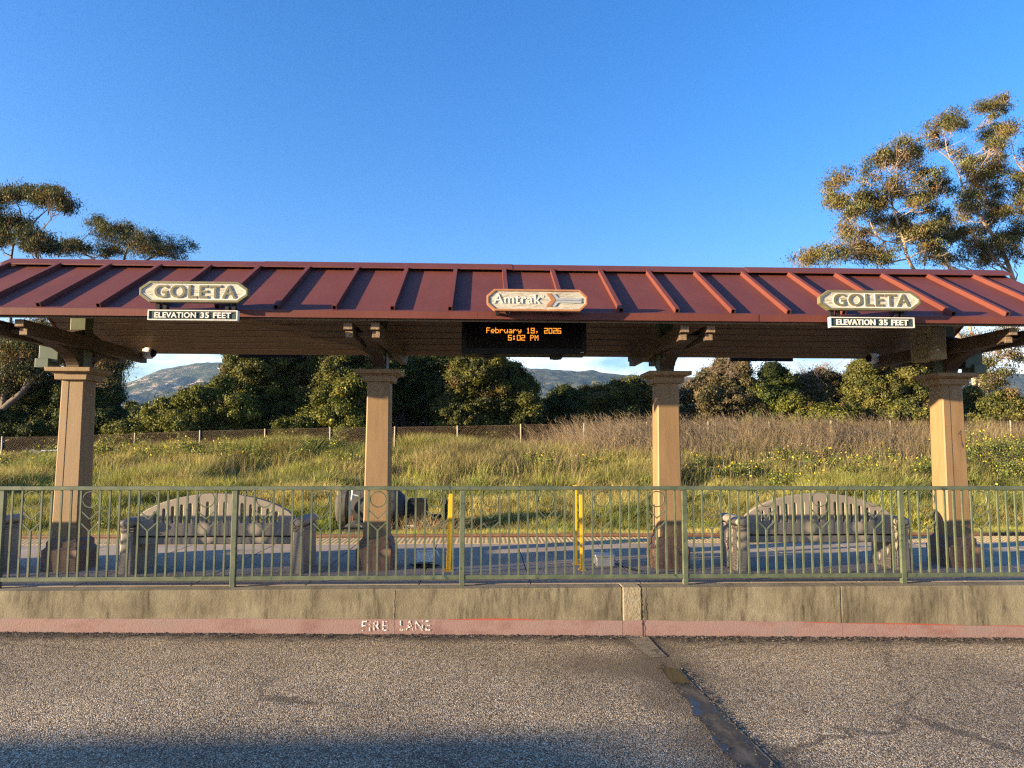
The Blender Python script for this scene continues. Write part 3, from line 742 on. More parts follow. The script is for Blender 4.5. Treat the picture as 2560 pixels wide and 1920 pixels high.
# ------------------------------------------------------------------ canopy
YC, EY0, EY1, ZE = 7.85, 6.507, 9.193, 2.48
RX0, RX1 = -5.16, 5.96
SLOPE = .56
canopy = thing('platform_canopy', 'open platform shelter with a maroon ribbed metal roof on four tan columns', 'shelter', (0, YC, 0))
def zroof(y): return 2.540 + SLOPE * ((y - EY0) if y < YC else (EY1 - y))
for side in (0, 1):
    y0, s = (EY0, 1) if side == 0 else (EY1, -1)
    mb = MB(); t = .03
    mb.add([(RX0, y0, zroof(y0)), (RX1, y0, zroof(y0)), (RX1, YC, zroof(YC - 1e-6)), (RX0, YC, zroof(YC - 1e-6)),
            (RX0, y0, zroof(y0) - t), (RX1, y0, zroof(y0) - t), (RX1, YC, zroof(YC - 1e-6) - t), (RX0, YC, zroof(YC - 1e-6) - t)],
           [(0, 1, 2, 3), (7, 6, 5, 4), (0, 4, 5, 1), (1, 5, 6, 2), (3, 7, 4, 0)])
    sheet = obj('roof_sheet', mb, M['roof'], canopy)
    # ribs
    k0 = int(math.floor((RX0 - .215) / .533)) + 1
    ks = [k for k in range(k0, 20) if RX0 + .03 < .215 + .533 * k < RX1 - .03]
    for k in ks:
        x = .215 + .533 * k
        ya, yb = y0 + s * .035, YC - s * .12
        n = Vector((0, -s * SLOPE, 1)).normalized(); h = .047
        A, B = Vector((x, ya, zroof(ya))), Vector((x, yb, zroof(yb)))
        mb = MB(); w = .021
        v = []
        for P in (A, B):
            for dx, dn in ((-w, .001), (w, .001), (w, h), (-w, h)): v.append(P + Vector((dx, 0, 0)) + n * dn)
        wi = .015
        for dx, dn in ((-wi, .008), (wi, .008), (wi, h - .006), (-wi, h - .006)): v.append(A + Vector((dx, 0, 0)) + n * dn)
        A2 = A + (B - A).normalized() * .05
        for dx, dn in ((-wi, .008), (wi, .008), (wi, h - .006), (-wi, h - .006)): v.append(A2 + Vector((dx, 0, 0)) + n * dn)
        mb.add(v, [(3, 2, 6, 7), (0, 3, 7, 4), (2, 1, 5, 6), (4, 7, 6, 5)]
               + [(i, (i + 1) % 4, 8 + (i + 1) % 4, 8 + i) for i in range(4)])
        rb = obj('seam_rib', mb, M['roof'], sheet)
        if side == 0:
            mb = MB(); mb.add(v[8:], [(4, 5, 6, 7)] + [(i, (i + 1) % 4, 4 + (i + 1) % 4, 4 + i) for i in range(4)])
            ob_ = mb
            if 'hol' not in globals(): hol = MB()
            hol.add(ob_.v, ob_.f)
    if side == 0: obj('rib_openings', hol, M['hollow'], sheet)
    # fascia in lengths with small steps at the laps
    laps = [RX0 - .01, -.06, 2.57, RX1 + .01] if side == 0 else [RX0 - .01, RX1 + .01]
    for i, (a, b) in enumerate(zip(laps[:-1], laps[1:])):
        e = .003 * (i % 2)
        mb = MB(); ya, yb = (y0 - .022 - e, y0) if side == 0 else (y0, y0 + .022)
        mb.box(a + .0015, b - .0015, min(ya, yb), max(ya, yb), ZE, 2.546 + e)
        yl = y0 + s * .05
        mb.add([(a, y0 - s * .02, 2.546 + e), (b, y0 - s * .02, 2.546 + e), (b, yl, zroof(yl) + .003), (a, yl, zroof(yl) + .003)], [(0, 1, 2, 3)])
        obj('fascia', mb, M['roof'], canopy)
    # bargeboards closing the gable ends
    for x in (RX0, RX1):
        mb = MB(); poly = [(y0, ZE), (y0, zroof(y0) - .001), (YC, zroof(YC - 1e-6) - .001), (YC, zroof(YC - 1e-6) - .1), (y0 + s * .1, ZE)]
        d = .02 if x > 0 else -.02
        mb.prism(poly, 'x', min(x, x + d), max(x, x + d)); obj('bargeboard', mb, M['roof'], canopy)
# ridge cap in lengths
cl = [RX0 - .03, -2.44, .30, 2.95, RX1 + .03]
for i, (a, b) in enumerate(zip(cl[:-1], cl[1:])):
    mb = MB(); zr = zroof(YC - 1e-6); e = .004 * (i % 2); w = .165; dz = .05 + e
    poly = [(YC - w, zr - SLOPE * w + dz - .012), (YC - w, zr - SLOPE * w + dz), (YC, zr + dz), (YC + w, zr - SLOPE * w + dz), (YC + w, zr - SLOPE * w + dz - .012), (YC, zr + dz - .012)]
    mb.prism(poly, 'x', a + (.002 if i else 0), b + .01 * (i % 2)); obj('ridge_cap', mb, M['roof'], canopy)
mb = MB()   # near-black block, its colour stands for the shaded gap under the cap
mb.box(RX0, RX1, YC - .075, YC + .075, zroof(YC - .075) - .03, zroof(YC - .075) + .038)
obj('ridge_gap_shade', mb, M['hollow'], canopy)
# soffit boards on both slopes
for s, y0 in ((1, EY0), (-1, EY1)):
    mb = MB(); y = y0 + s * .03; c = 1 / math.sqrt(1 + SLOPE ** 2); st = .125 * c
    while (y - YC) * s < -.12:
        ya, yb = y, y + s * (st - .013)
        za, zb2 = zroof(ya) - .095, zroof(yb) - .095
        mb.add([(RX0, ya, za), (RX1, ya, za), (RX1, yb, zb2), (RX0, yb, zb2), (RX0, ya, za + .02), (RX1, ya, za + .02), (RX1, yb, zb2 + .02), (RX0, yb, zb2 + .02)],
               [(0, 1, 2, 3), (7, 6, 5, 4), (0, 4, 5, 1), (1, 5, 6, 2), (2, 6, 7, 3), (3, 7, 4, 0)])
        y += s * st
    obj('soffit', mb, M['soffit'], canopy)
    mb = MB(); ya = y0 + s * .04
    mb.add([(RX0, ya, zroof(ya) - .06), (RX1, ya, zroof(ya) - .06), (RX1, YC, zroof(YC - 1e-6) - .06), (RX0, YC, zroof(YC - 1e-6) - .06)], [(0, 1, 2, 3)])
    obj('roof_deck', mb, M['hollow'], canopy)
mb = MB(); mb.box(RX0, RX1, YC - .075, YC + .075, 2.86, 3.10); obj('ridge_beam', mb, M['brown'], canopy)
# columns, posts, brackets
CX = [-4.385, -1.145, 2.03, 5.245]
for ci, cx in enumerate(CX):
    mb = MB(); mb.frustum(cx, YC, .33, 2.02, .134, .120, chamf=.012); shaft = obj('column', mb, M['tan'], canopy)
    # trim board along each corner of the front
    mb = MB(); mb.frustum(cx, YC, .0, .215, .196, .200, chamf=.028); mb.frustum(cx, YC, .215, .245, .200, .172, chamf=.028)
    mb.frustum(cx, YC, .2455, .300, .170, .168, chamf=.018); mb.frustum(cx, YC, .300, .332, .168, .138, chamf=.018)
    obj('plinth', mb, M['plinth'], shaft)
    mb = MB(); mb.frustum(cx, YC, 2.0, 2.065, .165, .170); mb.frustum(cx, YC, 2.0655, 2.082, .178, .205); mb.frustum(cx, YC, 2.0825, 2.128, .232, .236)
    obj('capital', mb, M['tan'], shaft, bevel=.005)
    mb = MB(); mb.bar((cx - .045, YC - .1335, .34), (cx - .040, YC - .1208, 1.99), .004, .004, (0, 1, 0)); obj('board_seam', mb, M['crack'], shaft) if ci in (0, 3) else None
    if ci == 3:
        mb = MB()
        for st in ([(.060, 1.47), (.066, 1.44), (.062, 1.40), (.070, 1.36), (.066, 1.32)], [(.062, 1.44), (.045, 1.46), (.030, 1.445)], [(.045, 1.46), (.040, 1.475)], [(.066, 1.32), (.078, 1.30), (.080, 1.335), (.070, 1.36)], [(.055, 1.475), (.062, 1.49), (.070, 1.478), (.062, 1.47)]):
            fy = lambda z: YC - (.134 - (.014) * (z - .33) / 1.69) - .0015
            mb.tube([(cx + a_, fy(b_), b_) for a_, b_ in st], .0022, 4)
        obj('doodle', mb, M['crack'], shaft)
    mb = MB(); mb.box(cx - .08, cx + .08, YC - .08, YC + .08, 2.1285, 3.05); obj('steel_post', mb, M['post_green'], canopy, bevel=.004)
    for dx in (-.072, .072):
        mb = MB(); w = .042
        mb.box(cx + dx * 1.75 - w, cx + dx * 1.75 + w, 6.615, 9.085, 2.392, 2.462); beam = obj('cross_beam', mb, M['brown'], canopy, bevel=.004)
        mb = MB(); mb.box(cx + dx * 1.75 - w + .004, cx + dx * 1.75 + w - .004, 6.68, 9.02, 2.325, 2.3915); obj('lower_beam', mb, M['brown'], beam, bevel=.004)
        mb = MB(); x0, x1 = cx + dx * 1.75 - w + .003, cx + dx * 1.75 + w - .003
        mb.box(x0, x1, 6.611, 6.6165, 2.395, 2.459); obj('end_grain', mb, M['endgrain'], beam); mb = MB(); mb.box(x0 + .005, x1 - .005, 6.676, 6.681, 2.329, 2.388); obj('end_grain', mb, M['endgrain'], beam)
    for s in (-1, 1):
        arc = []
        for k in range(13):
            t = k / 12 * pi / 2     # quarter ellipse, hollow side down and out
            arc.append((YC + s * (.08 + .93 * (1 - cos(t))), 2.135 + .20 * 1.0 * sin(t)))
        arc = [(YC + s * (.081), 2.1295)] + [(YC + s * (.13 + .90 * (1 - cos(k / 12 * pi / 2))), 2.1295 + .235 * sin(k / 12 * pi / 2)) for k in range(13)]
        poly = arc + [(YC + s * 1.06, 2.391), (YC + s * .62, 2.391), (YC + s * .081, 2.55)]
        mb = MB(); mb.prism(poly, 'x', cx - .066, cx + .066)
        obj('knee_brace', mb, M['brown'], canopy, bevel=.005)
        mb = MB()
        for yy, zz in ((.14, 2.21), (.14, 2.29)):
            for xx in (cx - .068, cx + .068): mb.lathe([(-.008, .014), (.008, .014)], (xx, YC + s * yy, zz), 'x', 10)
        obj('bolts', mb, M['hollow'], canopy)
    # rafters against the soffit
    for s in (-1, 1):
        for dx in (-1, 1):
            mb = MB(); x = cx + dx * .235; ya, yb = YC + s * 1.26, YC + s * .08
            mb.bar((x, ya, zroof(ya) - .14), (x, yb, zroof(yb) - .14), .05, .085); obj('rafter', mb, M['brown'], canopy) if False else None

# ------------------------------------------------------------------ signs on the canopy
SY = 6.36
def octagon(x0, x1, z0, z1, cx, cz, k=0.0):
    return [(x0 + k, z0 + cz), (x0 + cx, z0 + k), (x1 - cx, z0 + k), (x1 - k, z0 + cz), (x1 - k, z1 - cz), (x1 - cx, z1 - k), (x0 + cx, z1 - k), (x0 + k, z1 - cz)]
def oct_in(x0, x1, z0, z1, cx, cz, k):
    return octagon(x0 + k, x1 - k, z0 + k, z1 - k, cx - k * .35, cz - k * .25)
def arm_brackets(t, xs_, z0, z1):
    for x in xs_:
        mb = MB(); mb.box(x - .016, x + .016, SY + .05, SY + .082, z0, z1)
        mb.box(x - .012, x + .012, SY + .0825, 6.482, z0 + .004, z0 + .03); obj('bracket', mb, M['black'], t)
def town_sign(x0, x1, z0, z1, label, elabel, tx):
    t = thing('town_sign', label, 'sign', ((x0 + x1) / 2, SY, z0), 'carved town name signs')
    cx, cz = .085, .062
    mb = MB(); slab(mb, octagon(x0 + .004, x1 - .004, z0 + .004, z1 - .004, cx, cz), [], SY + .003, .045); obj('board', mb, M['sign_cream'], t)
    mb = MB(); slab(mb, octagon(x0, x1, z0, z1, cx, cz), [oct_in(x0, x1, z0, z1, cx, cz, .022)], SY - .006, .058, .004); obj('frame', mb, M['sign_olive'], t)
    mb = MB(); slab(mb, oct_in(x0, x1, z0, z1, cx, cz, .0225), [oct_in(x0, x1, z0, z1, cx, cz, .030)], SY, .02); obj('inner_edge', mb, M['sign_white'], t)
    h = z1 - z0
    mb = MB(); lettering(mb, 'GOLETA', tx[0], tx[1], z0 + h * .20, z0 + h * .83, SY - .006, .016, .012, 1.12); obj('lettering', mb, M['sign_olive'], t)
    mb = MB(); lettering(mb, 'GOLETA', tx[0] - .004, tx[1] + .004, z0 + h * .18, z0 + h * .85, SY - .001, .01, .030, 1.12); obj('letter_edge', mb, M['sign_white'], t)
    arm_brackets(t, (x0 + .14, x0 + .20, x1 - .20, x1 - .14), z0 - .058, z0 + .06)
    return t
def elevation_sign(x0, x1, z0, z1, label, yb=None, flip=False):
    Y = SY if yb is None else yb
    t = thing('elevation_sign', label, 'sign', ((x0 + x1) / 2, Y, z0), 'elevation boards under the town names')
    ring = lambda k: [(x0 + k, z0 + k), (x1 - k, z0 + k), (x1 - k, z1 - k), (x0 + k, z1 - k)]
    if flip:
        mb = MB(); slab(mb, ring(0), [], Y - .02, .04, .003); obj('board', mb, M['black'], t)
        return t
    mb = MB(); slab(mb, ring(.003), [], Y + .004, .038); obj('board', mb, M['sign_dark'], t)
    mb = MB(); slab(mb, ring(0), [ring(.0105)], Y - .004, .05, .0025); obj('frame', mb, M['sign_white'], t)
    h, w = z1 - z0, x1 - x0
    mb = MB()
    for wd, a, b in (('ELEVATION', .075, .535), ('35', .585, .680), ('FEET', .728, .925)):
        lettering(mb, wd, x0 + a * w, x0 + b * w, z0 + h * .235, z0 + h * .78, Y - .004, .016, .022, 1.05)
    obj('lettering', mb, M['sign_white'], t)
    return t
a, b = at(350.7, 701, SY), at(619, 758, SY)
z0s, z1s = b[2] + .003, a[2] - .004
town_sign(a[0], b[0], z0s, z1s, 'carved cream town sign with an olive frame at the left end of the roof', '', (at(386, 730, SY)[0], at(590, 730, SY)[0]))
a2, b2 = at(370, 774, SY), at(594, 802, SY)
elevation_sign(a2[0], b2[0], b2[2], a2[2], 'dark elevation board with white letters, under the left town sign')
a, b = at(2048, 725, SY), at(2302, 777, SY)
town_sign(a[0], b[0], b[2], a[2], 'carved cream town sign with an olive frame at the right end of the roof', '', (at(2083, 750, SY)[0], at(2273, 750, SY)[0]))
a2, b2 = at(2075, 792, SY), at(2287, 820, SY)
elevation_sign(a2[0], b2[0], b2[2], a2[2], 'dark elevation board with white letters, under the right town sign')
for xa, xb, zz, lab in ((597, 758, 2.462, 'black back of an elevation board on the far eave, between the first two columns'), (1826, 1981, 2.462, 'black back of an elevation board on the far eave, between the last two columns')):
    p, q_ = at(xa, 885, 9.35), at(xb, 885, 9.35)
    t = elevation_sign(p[0], q_[0], zz - .02, zz + .075, lab, 9.35, True)
    for x in (p[0] + .14, q_[0] - .14): mb = MB(); mb.box(x - .015, x + .015, 9.21, 9.329, zz + .03, zz + .055); obj('bracket', mb, M['black'], t)
# railway company sign in the middle
a, b = at(1217, 722, SY), at(1469, 779, SY)
x0, x1, z0, z1 = a[0], b[0], b[2], a[2]
t = thing('railway_sign', 'weathered cream sign with an orange rim and a tailed arrow above the display', 'sign', ((x0 + x1) / 2, SY, z0))
mb = MB(); slab(mb, octagon(x0 + .004, x1 - .004, z0 + .004, z1 - .004, .07, .062), [], SY + .003, .045); obj('board', mb, M['sign_grey'], t)
mb = MB(); slab(mb, octagon(x0, x1, z0, z1, .07, .062), [oct_in(x0, x1, z0, z1, .07, .062, .019)], SY - .006, .058, .004); obj('frame', mb, M['sign_orange'], t)
sx_ = lambda zx: at(1100 + zx / 4.809, 740, SY)[0]; sz_ = lambda zy: at(1350, 680 + (zy - 12 + 12) / 4.809, SY)[2]
mb = MB(); lettering(mb, 'Amtrak', sx_(645), sx_(1210), sz_(382), sz_(268), SY - .004, .02, .0, 1.08); obj('lettering', mb, M['sign_flake'], t)
mb = MB()
mb.torus((sx_(1234), SY + .002, sz_(292)), .0125, .0022, 'y', 16, 5); mb.box(sx_(1234) - .003, sx_(1234) + .003, SY - .0, SY + .006, sz_(292) - .006, sz_(292) + .006)
obj('registered_mark', mb, M['sign_white'], t)
P = lambda zx, zy: (sx_(zx), sz_(zy))
mb = MB(); slab(mb, [P(1278, 255), P(1325, 255), P(1390, 335), P(1325, 413), P(1272, 413), P(1335, 335)], [], SY - .004, .02); obj('chevron', mb, M['sign_orange'], t)
mb = MB()
slab(mb, [P(1350, 262), P(1385, 262), P(1422, 306), P(1700, 308), P(1700, 336), P(1402, 336)], [], SY - .004, .02)
slab(mb, [P(1402, 341), P(1700, 341), P(1700, 371), P(1422, 368), P(1385, 412), P(1350, 412)], [], SY - .004, .02)
obj('arrow_tail', mb, M['arrow_grey'], t)
arm_brackets(t, (x0 + .10, x0 + .19, x1 - .21), z0 - .026, z0 + .06)

# ------------------------------------------------------------------ LED display
F5 = {'F': '11111 10000 10000 11110 10000 10000 10000', 'e': '00000 00000 01110 10001 11111 10000 01110', 'b': '10000 10000 11110 10001 10001 10001 11110',
      'r': '00000 00000 10110 11001 10000 10000 10000', 'u': '00000 00000 10001 10001 10001 10011 01101', 'a': '00000 00000 01110 00001 01111 10001 01111',
      'y': '00000 00000 10001 10001 01111 00001 01110', '1': '00100 01100 00100 00100 00100 00100 01110', '9': '11111 10001 10001 11111 00001 10001 11111',
      ',': '00000 00000 00000 00000 01100 00100 01000', '2': '11111 00001 00001 11111 10000 10000 11111', '0': '11111 10001 10001 10001 10001 10001 11111',
      '6': '11111 10000 10000 11111 10001 10001 11111', '5': '11111 10000 10000 11111 00001 10001 11111', ':': '00000 01100 01100 00000 01100 01100 00000',
      'P': '11110 10001 10001 11110 10000 10000 10000', 'M': '10001 11011 10101 10101 10001 10001 10001', ' ': '00000 ' * 7}
LY = 7.30
a, b = at(1154.5, 798, LY), at(1466.5, 886, LY)
t = thing('display_board', 'black hanging display board showing amber date and time', 'display', ((a[0] + b[0]) / 2, LY, b[2]))
lx0, lx1, lz0, lz1 = a[0], b[0], b[2], 2.64
mb = MB(); mb.box(lx0, lx1, LY, LY + .30, lz0, lz1); obj('housing', mb, M['black'], t, bevel=.008)
mb = MB(); mb.box(lx0 + .05, lx1 - .05, LY - .004, LY + .002, lz0 + .06, lz1 - .01); obj('screen', mb, M['ledface'], t)
mb = MB(); dp, dv = .0077, .00835
for body, px_, py_ in (('February 19, 2026', 1216, 819), ('5:02 PM', 1270, 837.4)):
    o = at(px_, py_, LY)
    for i, ch in enumerate(body + ' '):
        if ch == ' ' and mb.n: obj('display_text', mb, M['led'], t); mb = MB()
        for r_, row in enumerate(F5[ch].split()):
            for c_, bit in enumerate(row):
                if bit == '1':
                    x = o[0] + (i * 6 + c_) * dp; z = o[2] - r_ * dv
                    mb.add([(x, LY - .006, z - dv * .92), (x + dp * 1.0, LY - .006, z - dv * .92), (x + dp * 1.0, LY - .006, z), (x, LY - .006, z)], [(0, 1, 2, 3)])
for x in (lx0 + .28, lx1 - .30): mb = MB(); mb.box(x - .06, x + .06, LY + .06, LY + .28, lz0 - .025, lz0 - .001); mb.box(x - .03, x + .03, LY + .10, LY + .24, lz0 - .034, lz0 - .0255); obj('latch', mb, M['black'], t)
mb = MB()
for x in (lx1 - .055, lx1 - .035): mb.box(x - .008, x + .008, LY - .0065, LY, lz0 + .014, lz0 + .024)
obj('badge', mb, M['box_grey'], t)
for x in (lx0 + .25, lx1 - .25): mb = MB(); mb.box(x - .03, x + .03, LY + .12, LY + .18, lz1, 2.86); obj('hanger', mb, M['black'], t)

# ------------------------------------------------------------------ cameras, lamp boxes, cabinet on the canopy
def sec_cam(p, s, label):
    t = thing('security_camera', label, 'camera', p)
    mb = MB(); mb.lathe([(-.055, .062), (-.05, .07), (.02, .072), (.03, .066)] if s > 0 else [(-.03, .066), (-.02, .072), (.05, .07), (.055, .062)], p, 'x', 22); obj('housing', mb, M['white'], t, True)
    mb = MB(); mb.lathe([(s * (.03 + .05 * sin(k / 7 * pi / 2)), max(.052 * cos(k / 7 * pi / 2), .002)) for k in range(8)], p, 'x', 20); obj('dome', mb, M['black'], t, True)
    mb = MB(); mb.box(p[0] - s * .055 - .012, p[0] - s * .055 + .012, p[1] - .05, p[1] + .05, p[2] - .05, p[2] + .05); obj('mount', mb, M['white'], t)
p = at(362, 878, 8.9); sec_cam((CX[0] + .168 + .067, 8.93, 2.44), 1, 'white dome camera on a beam of the first column')
sec_cam((CX[3] - .168 - .067, 8.93, 2.44), -1, 'white dome camera on a beam of the last column')
def lamp_box(cx, s, label):
    x = cx + s * .30
    t = thing('lamp_box', label, 'lamp', (x, YC, 2.13))
    prof = [(-.10, 2.20), (-.10, 2.36)] + [(-.10 * cos(k / 10 * pi), 2.36 + .10 * sin(k / 10 * pi)) for k in range(1, 10)] + [(.10, 2.36), (.10, 2.20)]
    mb = MB(); mb.prism([(x + a_, z_) for a_, z_ in prof], 'y', YC - .07, YC + .11); obj('hood', mb, M['dark_green'], t, bevel=.004)
    mb = MB(); mb.box(x - .12 if s < 0 else x - .02, x + .02 if s < 0 else x + .12, YC - .10, YC + .12, 2.135, 2.235); obj('ballast_box', mb, M['dark_green'], t, bevel=.004)
    mb = MB(); xa, xb = sorted((x - s * .10, cx + s * .08)); mb.box(xa, xb, YC - .02, YC + .02, 2.26, 2.30); obj('arm', mb, M['dark_green'], t)
lamp_box(CX[0], -1, 'dark green hooded lamp box beside the first column post')
lamp_box(CX[3], 1, 'dark green hooded lamp box beside the last column post')
t = thing('junction_cabinet', 'tan metal cabinet with a small lock fixed high on the last column post', 'cabinet', (4.95, 7.6, 2.26))
mb = MB(); mb.box(4.865, 5.035, 7.48, 7.86, 2.262, 2.62); obj('cabinet_body', mb, M['cabinet'], t, bevel=.006)
mb = MB(); mb.box(4.876, 5.024, 7.472, 7.4795, 2.275, 2.61); d = obj('door', mb, M['cabinet'], t, bevel=.003)
mb = MB(); mb.lathe([(-.012, .008), (.0, .012), (.008, .012)], (4.925, 7.468, 2.36), 'y', 12); obj('lock', mb, M['white'], d)
mb = MB()
for za, zb in ((2.30, 2.39), (2.45, 2.55)):
    mb.box(4.8625, 4.8648, 7.55, 7.55 + .004, za, zb); mb.box(4.8625, 4.8648, 7.74, 7.744, za, zb); mb.box(4.8625, 4.8648, 7.554, 7.74, za, za + .004); mb.box(4.8625, 4.8648, 7.554, 7.74, zb - .004, zb)
obj('knockout_outline', mb, M['hollow'], t)
mb = MB(); mb.box(5.0355, 5.164, 7.70, 7.78, 2.34, 2.40); obj('strap', mb, M['dark_green'], t)

# ------------------------------------------------------------------ benches
def make_bench(loc, label):
    """back towards the camera; base centre at loc"""
    X, Yb = loc[0], loc[1]
    t = thing('bench', label, 'bench', loc, 'cast benches on the platform')
    W = .94       # half width
    outer = [(X - .80, .375), (X + .80, .375)] + [(X + .80 * (1 - k / 14), .57 + .24 * max(0, 1 - (1 - k / 14) ** 2) ** .75) for k in range(0, 29)]
    holes = []
    for k in range(-7, 8):
        x = X + k * .0885; u = abs(x - X) / .80
        top = .57 + .24 * max(0, 1 - u * u) ** .75 - .085 + .03 * u ** 2
        h = .0145; b_ = .505; r = []
        for q in range(7): r.append((x + h * cos(pi * q / 6), top - h + h * sin(pi * q / 6)))
        for q in range(7): r.append((x - h * cos(pi * q / 6), b_ + h - h * sin(pi * q / 6)))
        holes.append(r[::-1])
    mb = MB(); slab(mb, outer, holes, Yb + .10, .062, .007); obj('backrest', mb, M['bench'], t)
    mb = MB(); mb.box(X - .79, X + .79, Yb + .115, Yb + .50, .285, .36); mb.box(X - .79, X + .79, Yb + .165, Yb + .53, .3605, .395); obj('seat', mb, M['bench'], t, bevel=.012)
    for s in (-1, 1):
        xa, xb = X + s * .80, X + s * .93
        x0_, x1_ = min(xa, xb), max(xa, xb)
        mb = MB(); mb.frustum((x0_ + x1_) / 2, Yb + .29, 0, .425, .072, .060, .275, .262, .012)
        mb.box(x0_ - .008, x1_ + .008, Yb + .02, Yb + .56, .4255, .440); mb.box(x0_ + .0, x1_ - .0, Yb + .026, Yb + .554, .4405, .456); mb.box(x0_ - .01, x1_ + .01, Yb + .015, Yb + .565, .4565, .470)
        arm = obj('arm_support', mb, M['bench'], t, bevel=.006)
        mb = MB(); prof = [(Yb - .015, .02), (Yb - .01, .045), (Yb + .012, .062), (Yb + .05, .066), (Yb + .53, .066), (Yb + .575, .062), (Yb + .597, .045), (Yb + .602, .02)]
        mb.lathe([(p_[0] - Yb, p_[1]) for p_ in prof], ((x0_ + x1_) / 2, Yb, .515), 'y', 20)
        mb.v = [(v_[0] + (v_[0] - (x0_ + x1_) / 2) * .25, v_[1], .515 + (v_[2] - .515) * .72) for v_ in mb.v]
        obj('armrest', mb, M['bench'], arm, True)
    return t
b1 = make_bench((-2.765, 7.46, 0), 'grey-brown cast bench with an arched slotted back between the first two columns')
b2 = dup(b1, (3.60, 7.46, 0), 'grey-brown cast bench with an arched slotted back between the last two columns')
b3 = dup(b1, (-5.93, 7.46, 0), 'grey-brown bench cut off by the left edge, only its arm showing')
ORG[b2.name] = (3.60, 7.46, 0)
# round sticker on the outer side of the right-hand bench's left arm
xs0 = 3.60 - .945
mb = MB(); c_ = (xs0 - .0045, 7.73, .26); n = 28
mb.add([(c_[0], c_[1] + .055 * cos(2 * pi * k / n), c_[2] + .062 * sin(2 * pi * k / n)) for k in range(n)] + [(c_[0], c_[1] + .046 * cos(2 * pi * k / n), c_[2] + .053 * sin(2 * pi * k / n)) for k in range(n)],
       [(k, (k + 1) % n, n + (k + 1) % n, n + k) for k in range(n)])
for k in range(5):
    u_ = pi / 2 + k * 2 * pi / 5
    mb.add([(c_[0], c_[1], c_[2]), (c_[0], c_[1] + .03 * cos(u_ - .35), c_[2] + .034 * sin(u_ - .35)), (c_[0], c_[1] + .03 * cos(u_ + .35), c_[2] + .034 * sin(u_ + .35))], [(0, 1, 2)])
obj('sticker', mb, M['band'], b2)

# ------------------------------------------------------------------ small things on the platform
def yellow_post(x, y, h, w, lean, label):
    t = thing('yellow_post', label, 'post', (x, y, 0), 'yellow steel posts on the platform')
    mb = MB(); mb.bar((x, y, .006), (x + lean, y, h), w, .022, (0, 1, 0)); mb.bar((x + w * .42, y + .021, .006), (x + lean + w * .42, y + .021, h - .004), .008, .04, (0, 1, 0)); obj('upright', mb, M['yellow'], t, bevel=.002)
    mb = MB(); mb.box(x - w * .8, x + w * .9, y - .05, y + .07, .0, .006); p_ = obj('foot_plate', mb, M['yellow'], t)
    mb = MB()
    for dx in (-.6, .7):
        mb.lathe([(.006, .008), (.014, .008)], (x + w * dx, y - .035, 0), 'z', 8)
    obj('anchor_bolt', mb, M['rail'], p_)
yellow_post(-.364, 7.64, .80, .050, .024, 'single yellow steel post left of the middle of the platform')
yellow_post(1.052, 7.64, .79, .044, .0, 'nearer yellow steel post of the pair beside the low grey box')
yellow_post(1.030, 8.00, .87, .040, .0, 'farther yellow steel post of the pair, half hidden by the nearer one')
t = thing('junction_box', 'low pale grey junction box with a lid on the paving beside the yellow pair', 'box', (1.33, 7.85, 0), 'grey boxes on the paving')
mb = MB(); mb.box(1.235, 1.432, 7.80, 8.02, .0, .10); obj('box_body', mb, M['box_grey'], t, bevel=.012)
mb = MB(); mb.box(1.226, 1.441, 7.79, 8.03, .1005, .122); obj('lid', mb, M['box_grey'], t, bevel=.006)
mb = MB(); mb.tube([(1.442, 7.84, .03), (1.50, 7.80, .008), (1.56, 7.70, .007), (1.585, 7.58, .007), (1.66, 7.50, .007)], .006, 6); obj('cable', mb, M['black'], t)
t = thing('tilted_box', 'blue-grey metal box tipped up on a tangle of black cable', 'box', (-.61, 7.86, 0), 'grey boxes on the paving')
mb = MB(); mb.add([(-.72, 7.83, .055), (-.53, 7.83, .055), (-.53, 7.99, .02), (-.72, 7.99, .02), (-.72, 7.86, .175), (-.53, 7.86, .175), (-.53, 8.0, .13), (-.72, 8.0, .13)],
                  [(0, 3, 2, 1), (4, 5, 6, 7), (0, 1, 5, 4), (1, 2, 6, 5), (2, 3, 7, 6), (3, 0, 4, 7)]); obj('box_body', mb, M['box_pale'], t, bevel=.004)
mb = MB(); mb.bar((-.73, 7.85, .178), (-.50, 7.85, .178), .02, .008); mb.bar((-.505, 7.85, .178), (-.475, 7.84, .12), .012, .01); obj('lid_flange', mb, M['box_pale'], t)
mb = MB(); r = random.Random(5)
for k in range(9):
    c0 = (-.62 + r.uniform(-.09, .09), 7.79 + r.uniform(-.04, .05)); R0 = r.uniform(.03, .09); ph = r.uniform(0, 6)
    mb.tube([(c0[0] + R0 * 1.3 * cos(ph + u_ * .55), c0[1] + R0 * .6 * sin(ph + u_ * .55), .012 + .02 * r.random()) for u_ in range(9)], .007, 5)
obj('cable_tangle', mb, M['black'], t)

